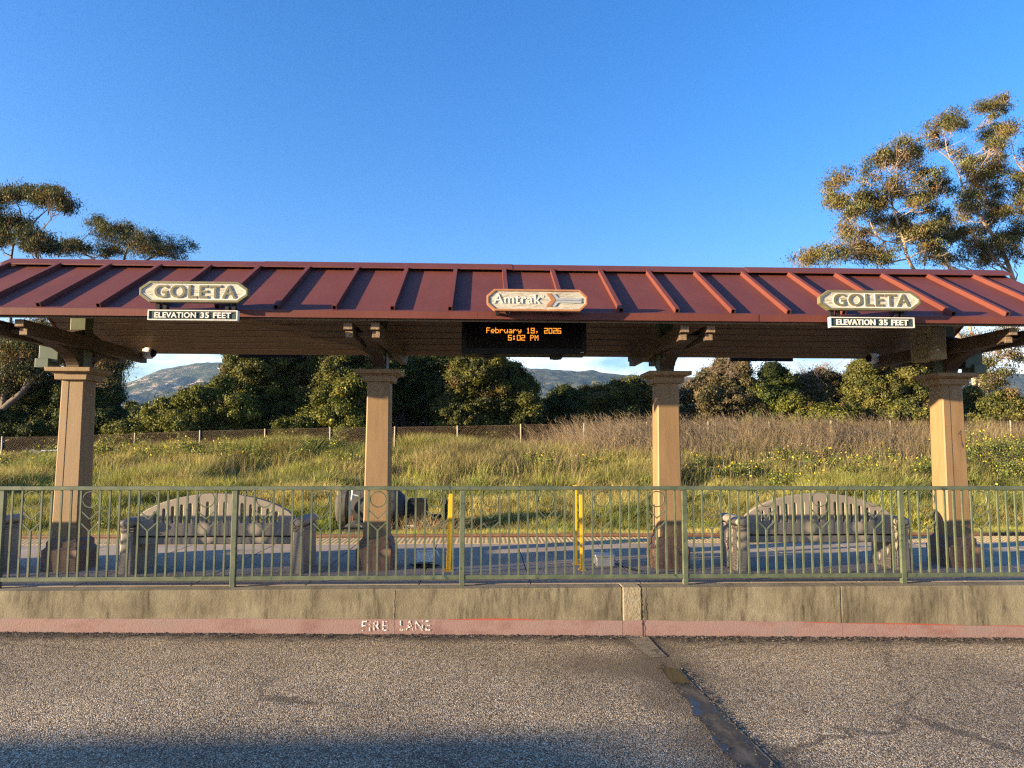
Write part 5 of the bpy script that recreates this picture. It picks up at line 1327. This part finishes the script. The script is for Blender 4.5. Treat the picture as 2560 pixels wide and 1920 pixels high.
shrub('evergreen_tree', 'tall olive and brown evergreen rising into the eaves left of the second column', 'tree', 34,
      [(592, 955, 36, 38), (612, 905, 42, 30), (650, 915, 60, 45), (705, 905, 60, 48), (640, 990, 70, 58), (720, 990, 70, 60), (780, 920, 66, 56), (835, 990, 76, 66), (865, 920, 60, 52), (760, 1050, 80, 50), (670, 1050, 70, 50), (885, 1040, 60, 55), (920, 960, 50, 60)], MIX, 32, group=BELT, twigs=8)
shrub('shrub', 'yellow-green shrub crowding the left side of the second column above the fence', 'shrub', 31,
      [(830, 1010, 42, 34), (860, 990, 40, 34), (885, 975, 36, 30), (850, 1050, 50, 34), (900, 1030, 40, 50), (810, 1045, 36, 24), (900, 1080, 44, 30), (745, 1080, 60, 22)], YG, 33, dens=.9, group=BELT)
shrub('evergreen_tree', 'dark thinning evergreen with bare twigs right of the second column', 'tree', 35,
      [(995, 945, 50, 52), (1050, 930, 60, 52), (1100, 910, 46, 36), (1020, 1020, 80, 60), (1095, 1000, 60, 66), (960, 1010, 50, 60), (1130, 940, 40, 50), (1000, 905, 40, 24)], DK, 34, dens=.8, group=BELT, twigs=14)
shrub('evergreen_tree', 'rounded dark evergreen under the display, lit gold on its left side', 'tree', 32.5,
      [(1165, 960, 52, 50), (1215, 935, 52, 40), (1262, 945, 46, 40), (1292, 980, 44, 48), (1200, 1010, 76, 56), (1270, 1030, 66, 50), (1160, 1050, 70, 44), (1320, 1040, 36, 38), (1240, 1070, 80, 34)], MIX, 35, dens=1.1, group=BELT)
shrub('shrub', 'low dark green shrub in the gap under the hazy ridge, right of the rounded evergreen', 'shrub', 36,
      [(1365, 1050, 40, 36), (1405, 1010, 36, 34), (1440, 1030, 40, 40), (1395, 1075, 60, 30), (1350, 1085, 40, 24)], DK, 36, group=BELT)
shrub('shrub', 'green and gold shrub just left of the third column', 'shrub', 35,
      [(1480, 1000, 38, 32), (1470, 1045, 60, 40), (1540, 1005, 50, 40), (1580, 985, 44, 34), (1605, 1010, 44, 44), (1550, 1055, 70, 36), (1640, 1010, 44, 44), (1625, 1060, 60, 34)], MIX, 37, dens=1.1, group=BELT)
shrub('half_bare_tree', 'half-bare brown tree with a twiggy top right of the third column', 'tree', 35,
      [(1740, 985, 36, 34), (1785, 960, 50, 36), (1845, 960, 46, 42), (1800, 1010, 76, 40), (1755, 1045, 56, 30), (1880, 1005, 46, 40), (1815, 925, 26, 22)], BR, 38, dens=.55, group=BELT, twigs=80)
shrub('shrub', 'dark green pointed shrub between the half-bare tree and the twisted branches', 'shrub', 34,
      [(1932, 945, 30, 30), (1955, 980, 36, 40), (1915, 1000, 46, 44), (1960, 1030, 56, 40), (1900, 1050, 50, 30)], DK, 39, group=BELT)
shrub('half_bare_tree', 'dark tree with bare twisted branches on top, left of the big olive bush', 'tree', 35.5,
      [(2005, 970, 32, 28), (2055, 965, 40, 34), (2035, 1015, 62, 44), (2100, 975, 44, 36), (2105, 1025, 46, 40)], BR, 40, dens=.7, group=BELT, twigs=60)
shrub('shrub', 'small bright green shrub low in front of the twisted tree', 'shrub', 31.5,
      [(1985, 1025, 30, 24), (2045, 1040, 34, 28), (2100, 1040, 36, 26), (2015, 1060, 50, 24), (2080, 1065, 50, 22)], YG, 41, dens=.8, group=BELT)
shrub('olive_bush', 'large olive-brown bush left of the last column', 'bush', 33,
      [(2160, 935, 40, 36), (2205, 915, 54, 34), (2262, 925, 56, 42), (2190, 985, 76, 56), (2270, 990, 66, 58), (2155, 1035, 60, 40), (2240, 1045, 86, 40), (2320, 1010, 36, 50)], OL, 42, dens=.95, leaf=(.10, .06), group=BELT, twigs=6)
shrub('shrub', 'low olive shrub right of the last column', 'shrub', 32.5,
      [(2440, 1035, 36, 26), (2495, 1020, 48, 30), (2545, 1040, 50, 34), (2460, 1065, 56, 24), (2590, 1050, 50, 34), (2680, 1030, 70, 44), (2790, 1010, 80, 60), (2910, 1030, 80, 50), (3030, 1015, 80, 60), (3150, 1035, 80, 50), (2425, 1000, 18, 22)], OL, 43, group=BELT)
shrub('shrub', 'very dark shrub mass under the leaning eucalyptus at the left edge', 'shrub', 40,
      [(-760, 1050, 90, 50), (-640, 1035, 90, 60), (-520, 1045, 90, 50), (-400, 1020, 90, 66), (-280, 1040, 90, 55), (-160, 1030, 90, 60), (20, 1010, 60, 56), (90, 1000, 56, 60), (140, 985, 40, 44), (60, 1075, 80, 40), (-40, 1040, 60, 50), (150, 1060, 50, 40)], DK, 44, group=BELT)
shrub('shrub', 'dark shrub behind the first column with its crown against the mountain', 'shrub', 39,
      [(190, 1000, 50, 50), (240, 990, 40, 44), (272, 1000, 28, 34), (220, 1060, 70, 50), (280, 1060, 40, 34), (180, 1085, 60, 30)], DK, 45, group=BELT)
shrub('conifer', 'small dark conifer with pointed tips far behind the yellow-green shrub', 'tree', 62,
      [(330, 1030, 12, 18), (345, 1040, 14, 16), (359, 1032, 10, 18), (318, 1048, 14, 14), (375, 1048, 16, 14), (300, 1055, 18, 16)], DK, 46, leaf=(.18, .1), dens=.7, group=BELT)

shrub('thicket', 'long dark continuous thicket at the back of the belt between the second and last columns', 'thicket', 39,
      [(x_, 1010 + 22 * math.sin(x_ * .021) + 14 * math.sin(x_ * .057 + 1), 62, 58) for x_ in range(600, 1160, 62)] + [(x_, 1062 + 8 * math.sin(x_ * .03), 60, 34) for x_ in range(1180, 2380, 66)], DK, 47, dens=.75, leaf=(.14, .09), sub=.42, group=BELT)
# utility pole and wires far behind
t = thing('utility_pole', 'distant utility pole with a pale crossarm behind the yellow-green shrub', 'pole', (float(at(574, 960, 75)[0]), 75, 0))
p = at(574, 922, 75)
mb = MB(); mb.tube([(p[0], 75, 0), (p[0], 75, p[2] + .25)], [.16, .11], 8); obj('pole', mb, M['fence_post'], t)
mb = MB(); mb.box(p[0] - 1.15, p[0] + 1.15, 74.8, 75.0 - .12, p[2] - .08, p[2] + .08); ca = obj('crossarm', mb, M['white'], t)
mb = MB()
for dx in (-1.0, -.55, .55, 1.0): mb.lathe([(0, .05), (.12, .06), (.2, .03)], (p[0] + dx, 74.85, p[2] + .08), 'z', 8)
obj('insulator', mb, M['dark_green'], ca)
for (xa, ya, xb, yb, YY, lab) in ((-60, 1050, 520, 1035, 60, 'topmost thin power line across the dark shrubs at the left'), (-60, 1056, 520, 1046, 60, 'middle thin power line across the dark shrubs at the left'), (-60, 1061, 520, 1053, 60, 'lowest thin power line across the dark shrubs at the left'),
                              (2380, 976, 2640, 968, 60, 'topmost power line in front of the hills right of the last column'), (2380, 1007, 2640, 1000, 60, 'middle power line in front of the hills right of the last column'), (2380, 1013, 2640, 1006, 60, 'lowest power line in front of the hills right of the last column')):
    A_, B_ = at(xa, ya, YY), at(xb, yb, YY); mb = MB()
    mb.tube([A_ + (B_ - A_) * u + np.array([0, 0, -.25 * 4 * u * (1 - u)]) for u in np.linspace(0, 1, 14)], .018, 5)
    tag(obj('power_line', mb, M['galv'] if xa < 0 else M['black']), lab, 'power line', 'power lines')

# two parked cars, only their tops showing through the fence at the left edge
def car(name, x, Y, z, mat, label, rot):
    t = thing(name, label, 'car', (x, Y, z), 'cars parked beyond the fence'); t.rotation_euler.z = rot
    def W(m): m.v = [(v_[0] + x, v_[1] + Y, v_[2] + z) for v_ in m.v]; return m
    prof = [(-2.15, .30), (-2.2, .62), (-2.05, .80), (-1.15, .90), (-.45, 1.36), (.75, 1.40), (1.55, .98), (2.12, .88), (2.18, .55), (2.1, .30)]
    body = MB(); body.prism([(a_, b_) for a_, b_ in prof], 'y', -.82, .82); obj('body', W(body), mat, t, bevel=.05)
    for s in (-1, 1):
        g = MB(); g.prism([(-.95, .93), (-.40, 1.30), (.68, 1.33), (1.25, .97)], 'y', s * .823 - .004, s * .823 + .004); obj('side_window', W(g), M['car_glass'], t)
    g = MB(); g.bar((-1.10, 0, .95), (-.50, 0, 1.335), 1.45, .012, (0, 0, 1)); obj('windscreen', W(g), M['car_glass'], t)
    g = MB(); g.bar((1.50, 0, 1.025), (.83, 0, 1.375), 1.42, .012, (0, 0, 1)); obj('rear_window', W(g), M['car_glass'], t)
    for sx in (-1.35, 1.32):
        for s in (-1, 1):
            g = MB(); g.lathe([(-.1, .2), (-.1, .31), (.1, .31), (.1, .2)], (sx, s * .76, .31), 'y', 20); wh = obj('wheel', W(g), M['tyre'], t, True)
            g = MB(); g.lathe([(-.105, .06), (-.105, .19), (.105, .19), (.105, .06)], (sx, s * .76, .31), 'y', 16); obj('rim', W(g), M['box_grey'], wh)
    for s in (-1, 1):
        g = MB(); g.box(-2.19, -2.10, s * .6 - .16, s * .6 + .16, .62, .74); obj('headlight', W(g), M['white'], t)
pb = at(80, 1138, 36); car('parked_car', float(pb[0]), 36, float(pb[2]) - 1.22, M['car_blue'], 'blue car behind the fence at the left edge', .5)
pb = at(136, 1130, 34); car('parked_car', float(pb[0]) + .6, 33.5, float(pb[2]) - 1.25, M['car_white'], 'white car behind the fence just left of the first column', .15)

# ------------------------------------------------------------------ grass and weeds of the bank
def blades(name, n, region, height, width, lean, colf, seed, base_lift=0.0, tipc=None):
    r = np.random.default_rng(seed)
    x, y = region(r, n); n = len(x)
    z = gz(x, y) - .02 + base_lift
    h = height(r, x, y); w = width * (.6 + .8 * r.random(n)) * np.clip(y / 18, .6, 1.8)
    th = r.normal(0, .9, n) + np.where(r.random(n) < .5, 0, pi); d = np.stack([np.cos(th), np.sin(th)], 1)
    ln = lean * (r.normal(size=(n, 2)) + np.array([.35, 0])) * h[:, None]
    b = np.stack([x, y, z], 1)
    side = np.stack([d[:, 0], d[:, 1], 0 * x], 1) * (w / 2)[:, None]
    m = b + np.stack([ln[:, 0] * .3, ln[:, 1] * .3, h * .58], 1); tp = b + np.stack([ln[:, 0], ln[:, 1], h * (1 - .12 * np.abs(ln).sum(1) / np.maximum(h, .05))], 1)
    V = np.stack([b - side, b + side, m + side * .8, m - side * .8, tp], 1).reshape(-1, 3)
    k = np.arange(n)[:, None] * 5
    loops = np.concatenate([k + np.array([[0, 1, 2, 3]]), k + np.array([[3, 2, 4]])], 1).reshape(-1)
    starts = (np.arange(n)[:, None] * 7 + np.array([[0, 4]])).reshape(-1)
    c = colf(r, x, y)
    c5 = np.repeat(c, 5, 0)
    if tipc is not None:            # drier, strawy tips
        dry_ = (.15 + .6 * r.random((n, 1))); c5[4::5] = c5[4::5] * (1 - dry_) + np.array(tipc) * dry_
    me = fast_mesh(name, V, loops, starts, c5)
    return link(name, me, M['blade'])
def wedge(y0, y1, p=1.0, extra=1.5):
    def f(r, n):
        y = y0 + (y1 - y0) * r.random(n) ** p
        x = (r.random(n) * 2 - 1) * (.90 * y + extra) + .04 * y
        k = r.random(n) < .25 + .9 * smooth(.36, .60, fbm(x * 2.0 + 90, y * 1.7, 3))
        return x[k], y[k]
    return f
def lerp(a, b, t): return a[None] * (1 - t[:, None]) + b[None] * t[:, None]
G_, YGc, ST, BRc, OLc = map(np.array, ((.075, .130, .022), (.220, .245, .036), (.38, .30, .11), (.21, .15, .085), (.12, .12, .034)))
def col_grass(r, x, y):
    p1 = fbm(x * .22 + 4, y * .30, 4); p2 = fbm(x * .55 + 40, y * .6 + 9, 3); p3 = fbm(x * .12 + 70, y * .16, 3)
    t_ = smooth(.40, .62, p1 + .12 * r.normal(size=len(x)))
    c = lerp(G_, YGc, t_)
    dry = smooth(.50, .66, p2 + .10 * r.normal(size=len(x)) + .05 * smooth(19, 25, y))
    c = c * (1 - dry[:, None] * .8) + ST[None] * dry[:, None] * .8
    br = smooth(.54, .68, p3 + .06 * r.normal(size=len(x))) * smooth(18, 23, y)
    c = c * (1 - br[:, None] * .6) + BRc[None] * br[:, None] * .6
    ol = smooth(2, 7, x) * smooth(18.5, 22, y) * .55
    c = c * (1 - ol[:, None]) + OLc[None] * ol[:, None]
    tuft = fbm(x * 2.6 + 7, y * 2.2 + 3, 3)
    return np.clip(c * (.55 + .95 * smooth(.30, .70, tuft))[:, None] * (1 + .28 * r.normal(size=(len(x), 1))), .01, 1)
def h_low(r, x, y): return (.18 + .34 * fbm(x * .6 + 11, y * .6, 3) + .12 * r.random(len(x))) * (.75 + .45 * smooth(13, 18, y))
kind(blades('grass', 290000, wedge(12.75, 18.5), h_low, .015, .36, col_grass, 51, 0, (.42, .34, .14)), 'stuff')
def h_mid(r, x, y): return .40 * smooth(24, 27, y) * (1 - smooth(-3, 2, x)) + .22 + .45 * smooth(.35, .7, fbm(x * .4 + 21, y * .45, 3)) + .22 * r.random(len(x)) + .12 * smooth(22, 27, y)
kind(blades('grass', 360000, wedge(18.0, 29.5), h_mid, .014, .34, col_grass, 52, 0, (.40, .32, .14)), 'stuff')
# tall dry stalks, thickest near the fence on the right
def reg_dry(r, n):
    x, y = wedge(20.5, 29.3, .65)(r, n); n = len(x)
    keep = (.75 * smooth(-3.5, 4.0, x) * smooth(20.5, 27, y) + .10 + .25 * smooth(.5, .62, fbm(x * .3 + 8, y * .3, 3))) > r.random(n)
    return x[keep], y[keep]
def h_dry(r, x, y): return .55 + .55 * r.random(len(x)) + .75 * smooth(0, 6, x) * smooth(23, 28, y)
def col_dry(r, x, y):
    t_ = r.random(len(x)); c = lerp(np.array((.36, .28, .15)), np.array((.20, .15, .09)), t_)
    return np.clip(c * (1 + .2 * r.normal(size=(len(x), 1))), .01, 1)
def reg_tall(r, n):
    x, y = wedge(16.5, 28.5)(r, n); k = smooth(.46, .62, fbm(x * .55 + 130, y * .6, 3)) + .05 > r.random(len(x)); return x[k], y[k]
def col_tall(r, x, y):
    t_ = r.random(len(x)); c = lerp(np.array((.12, .165, .028)), np.array((.27, .255, .05)), t_)
    return np.clip(c * (.7 + .6 * smooth(.35, .65, fbm(x * 1.4, y * 1.4 + 60, 2)))[:, None] * (1 + .25 * r.normal(size=(len(x), 1))), .01, 1)
kind(blades('tall_grass', 95000, reg_tall, lambda r, x, y: .34 + .50 * r.random(len(x)) ** 1.4 * (.6 + .6 * smooth(17, 25, y)), .011, .20, col_tall, 57, 0, (.46, .37, .15)), 'stuff')
kind(blades('dry_weeds', 80000, reg_dry, h_dry, .007, .22, col_dry, 53), 'stuff')
# feathery dead brush tops behind the fence on the right: fine crooked stems
r = np.random.default_rng(54); mb = MB()
def reg_brush(r, n):
    x, y = wedge(24.5, 30.0)(r, n); n = len(x); keep = smooth(.5, 5.5, x) * (1 - smooth(13, 18, x)) * (.25 + .75 * smooth(25.3, 27, y)) * (.3 + .9 * smooth(.38, .6, fbm(x * .9, y * .9 + 40, 3))) > r.random(n); return x[keep], y[keep]
x, y = reg_brush(r, 46000)
n = len(x); h = .7 + .65 * r.random(n) + .55 * smooth(1, 5, x) * smooth(25, 27.5, y); base_ = np.stack([x, y, gz(x, y)], 1)
V, Lp, St = [], [], []
ang = r.normal(0, .36, (n, 2)); tip = base_ + np.stack([ang[:, 0] * h, ang[:, 1] * h, h], 1)
segs_ = []
mid_ = (base_ + tip) / 2 + r.normal(0, .05, (n, 3))
segs_ += [(base_, mid_), (mid_, tip)]
for k in range(7):
    u = r.uniform(.30, .98, (n, 1)); s_ = base_ + (tip - base_) * u; e_ = s_ + np.stack([r.normal(0, .16, n), r.normal(0, .12, n), .02 + .22 * r.random(n)], 1); segs_.append((s_, e_))
A_ = np.concatenate([s_[0] for s_ in segs_]); B_ = np.concatenate([s_[1] for s_ in segs_]); m = len(A_)
ww = np.repeat((.0035 + .003 * r.random(n))[None], len(segs_), 0).reshape(-1)
sd = np.stack([ww, 0 * ww, 0 * ww], 1); sd2 = np.stack([0 * ww, ww, 0 * ww], 1)
V = np.stack([A_ - sd, A_ + sd2, A_ + sd - sd2, B_], 1).reshape(-1, 3); k = np.arange(m)[:, None] * 4
Lp = (k + np.array([[0, 1, 3, 1, 2, 3, 2, 0, 3]])).reshape(-1)
cc = np.tile(lerp(np.array((.36, .28, .18)), np.array((.20, .15, .10)), r.random(n)) * (1 + .2 * r.normal(size=(n, 1))), (len(segs_), 1))
kind(link('dead_brush', fast_mesh('dead_brush', V, Lp, np.arange(0, len(Lp), 3), np.repeat(np.clip(cc, .02, 1), 4, 0)), M['blade']), 'stuff')
# leafy green weeds (mustard, mallow) in clumps, some with yellow flowers
def weed_clumps(name, cl, pal, seed, leaf, flowers=0):
    r = np.random.default_rng(seed); Ps, Ns, Cs = [], [], []
    for (x, y, rad, h, m) in cl:
        o = r.normal(size=(m, 2)) * rad * .5; u = r.random(m) ** .8
        Ps.append(np.stack([x + o[:, 0], y + o[:, 1], gz(x + o[:, 0], y + o[:, 1]) + h * u * (1 - .35 * np.minimum(1, (o ** 2).sum(1) / rad ** 2))], 1))
        Ns.append(unit(r.normal(size=(m, 3)) + np.array([-.3, -.5, .8]))); Cs.append(pick(r, m, pal, .25))
        if flowers:
            f_ = int(m * flowers); o = r.normal(size=(f_, 2)) * rad * .55
            Ps.append(np.stack([x + o[:, 0], y + o[:, 1], gz(x + o[:, 0], y + o[:, 1]) + h * (.7 + .35 * r.random(f_))], 1)); Ns.append(unit(r.normal(size=(f_, 3)) + np.array([0, -1, .6]))); Cs.append(pick(r, f_, [(.70, .55, .04, 1)], .1))
    P, Nn, C = np.concatenate(Ps), np.concatenate(Ns), np.concatenate(Cs)
    kind(link(name, leaf_mesh(name, P, Nn, leaf[0], leaf[1], C, r), M['leaf']), 'stuff')
LG = [(.12, .15, .026, 4), (.20, .205, .04, 4), (.07, .10, .022, 3), (.24, .20, .07, 1)]
r = np.random.default_rng(60); cl = []
TALLW = ((520, 330, 27.2, 80, 1.3), (250, 160, 27.2, 40, 1.15), (760, 140, 27.2, 34, 1.3), (1180, 120, 26.9, 12, .8))
for (px_, py_, w_, Yq, m_, h_) in tuple((a_, 0, b_, c_, d_, e_) for a_, b_, c_, d_, e_ in TALLW) + ((850, 1130, 60, 25, 10, .8), (800, 1140, 50, 26, 8, .7), (1360, 1130, 70, 26, 12, .9), (1480, 1150, 120, 25, 20, .8), (1560, 1170, 60, 24, 8, .8), (450, 1120, 80, 26, 10, .7), (620, 1100, 60, 27, 8, .8), (130, 1200, 80, 21, 9, .6),
                              (1070, 1140, 60, 26, 7, .6), (300, 1240, 30, 16.5, 5, .5), (980, 1110, 60, 27, 6, .7), (1560, 1120, 60, 26.5, 8, .8)):
    for k in range(m_):
        q_ = at(px_ + r.normal() * w_ * .6, 1130, Yq + r.normal() * 1.0); cl.append((q_[0], q_[1], r.uniform(.25, .5), h_ * r.uniform(.5, 1), int(r.uniform(250, 520))))
weed_clumps('leafy_weeds', cl, LG, 61, (.075, .038), .006)
cl = []
for (px_, w_, Yq, m_, h_) in ((2520, 120, 25, 44, 1.35), (2450, 50, 27.5, 14, 1.3), (2080, 230, 26, 36, 1.0), (1820, 80, 26.5, 8, .9), (80, 120, 27, 26, 1.0), (330, 60, 27, 12, .9), (2560, 60, 22, 12, .9), (2150, 330, 23.5, 70, .85), (1800, 200, 23.5, 26, .75), (2100, 300, 21.5, 40, .6)):
    for k in range(m_):
        q_ = at(px_ + r.normal() * w_ * .6, 1130, Yq + r.normal() * 1.1); cl.append((q_[0], q_[1], r.uniform(.28, .55), h_ * r.uniform(.6, 1), int(r.uniform(300, 620))))
weed_clumps('flowering_mustard', cl, [(.10, .135, .028, 4), (.17, .185, .045, 3), (.07, .095, .024, 2), (.20, .17, .08, 1)], 62, (.07, .035), .012)
# reeds dry clump round the trailer drawbar
r = np.random.default_rng(64)
def reg_tr(r, n): return r.normal(-1.15, .33, n), r.normal(15.05, .16, n)
kind(blades('dry_stalks', 900, reg_tr, lambda r, x, y: .35 + .5 * r.random(len(x)), .010, .45, lambda r, x, y: np.clip(np.array([[.36, .28, .16]]) * (1 + .25 * r.normal(size=(len(x), 1))), .02, 1), 65), 'stuff')

# ------------------------------------------------------------------ depot behind the camera (its eaves throw the long shadow on the road)
HB = 2.9; EX, EYd = .8 - 6.64 * 2.9, 4.50 - 2.03 * 2.9
t = thing('depot_building', 'low cream depot with a maroon roof on the near side of the road', 'building', (-40, EYd - 6, -.4))
mb = MB(); mb.box(-62, EX - .6, EYd - 11.2, EYd - .8, -.9, HB - .45); obj('wall', mb, M['patch'], t)
mb = MB(); e0, e1, ez = EYd, EYd - 12, HB - .418
mb.add([(-63, e0, ez - .2), (EX, e0, ez - .2), (EX, e1, ez - .2), (-63, e1, ez - .2), (-63, e0, ez), (EX, e0, ez), (EX, e1, ez), (-63, e1, ez), (-62, (e0 + e1) / 2, ez + .78), (EX - 1, (e0 + e1) / 2, ez + .78)],
       [(0, 3, 2, 1), (0, 1, 5, 4), (2, 3, 7, 6), (1, 2, 6, 5), (3, 0, 4, 7), (4, 5, 9, 8), (6, 7, 8, 9), (5, 6, 9), (7, 4, 8)]); obj('roof', mb, M['roof'], t)
for k in range(5):
    x = EX - 4 - k * 5.6
    mb = MB(); mb.box(x - .7, x + .7, EYd - .80, EYd - .74, .4, 1.7); w_ = obj('window', mb, M['white'], t)
    mb = MB(); mb.box(x - .6, x + .6, EYd - .745, EYd - .735, .5, 1.6); obj('pane', mb, M['car_glass'], w_)

# ------------------------------------------------------------------ haze
def haze(density):
    mb = MB(); mb.box(-4100, 4100, -95, 3650, -20, 380)
    m = bpy.data.materials.new('thin_haze'); m.use_nodes = True; nt = m.node_tree; nt.nodes.clear()
    out = nt.nodes.new('ShaderNodeOutputMaterial'); v = nt.nodes.new('ShaderNodeVolumePrincipled')
    v.inputs['Color'].default_value = (.38, .62, 1, 1); v.inputs['Density'].default_value = density; v.inputs['Anisotropy'].default_value = .2
    nt.links.new(v.outputs['Volume'], out.inputs['Volume'])
    kind(obj('haze', mb, m), 'stuff')
HAZE = 0.00007
if HAZE: haze(HAZE)
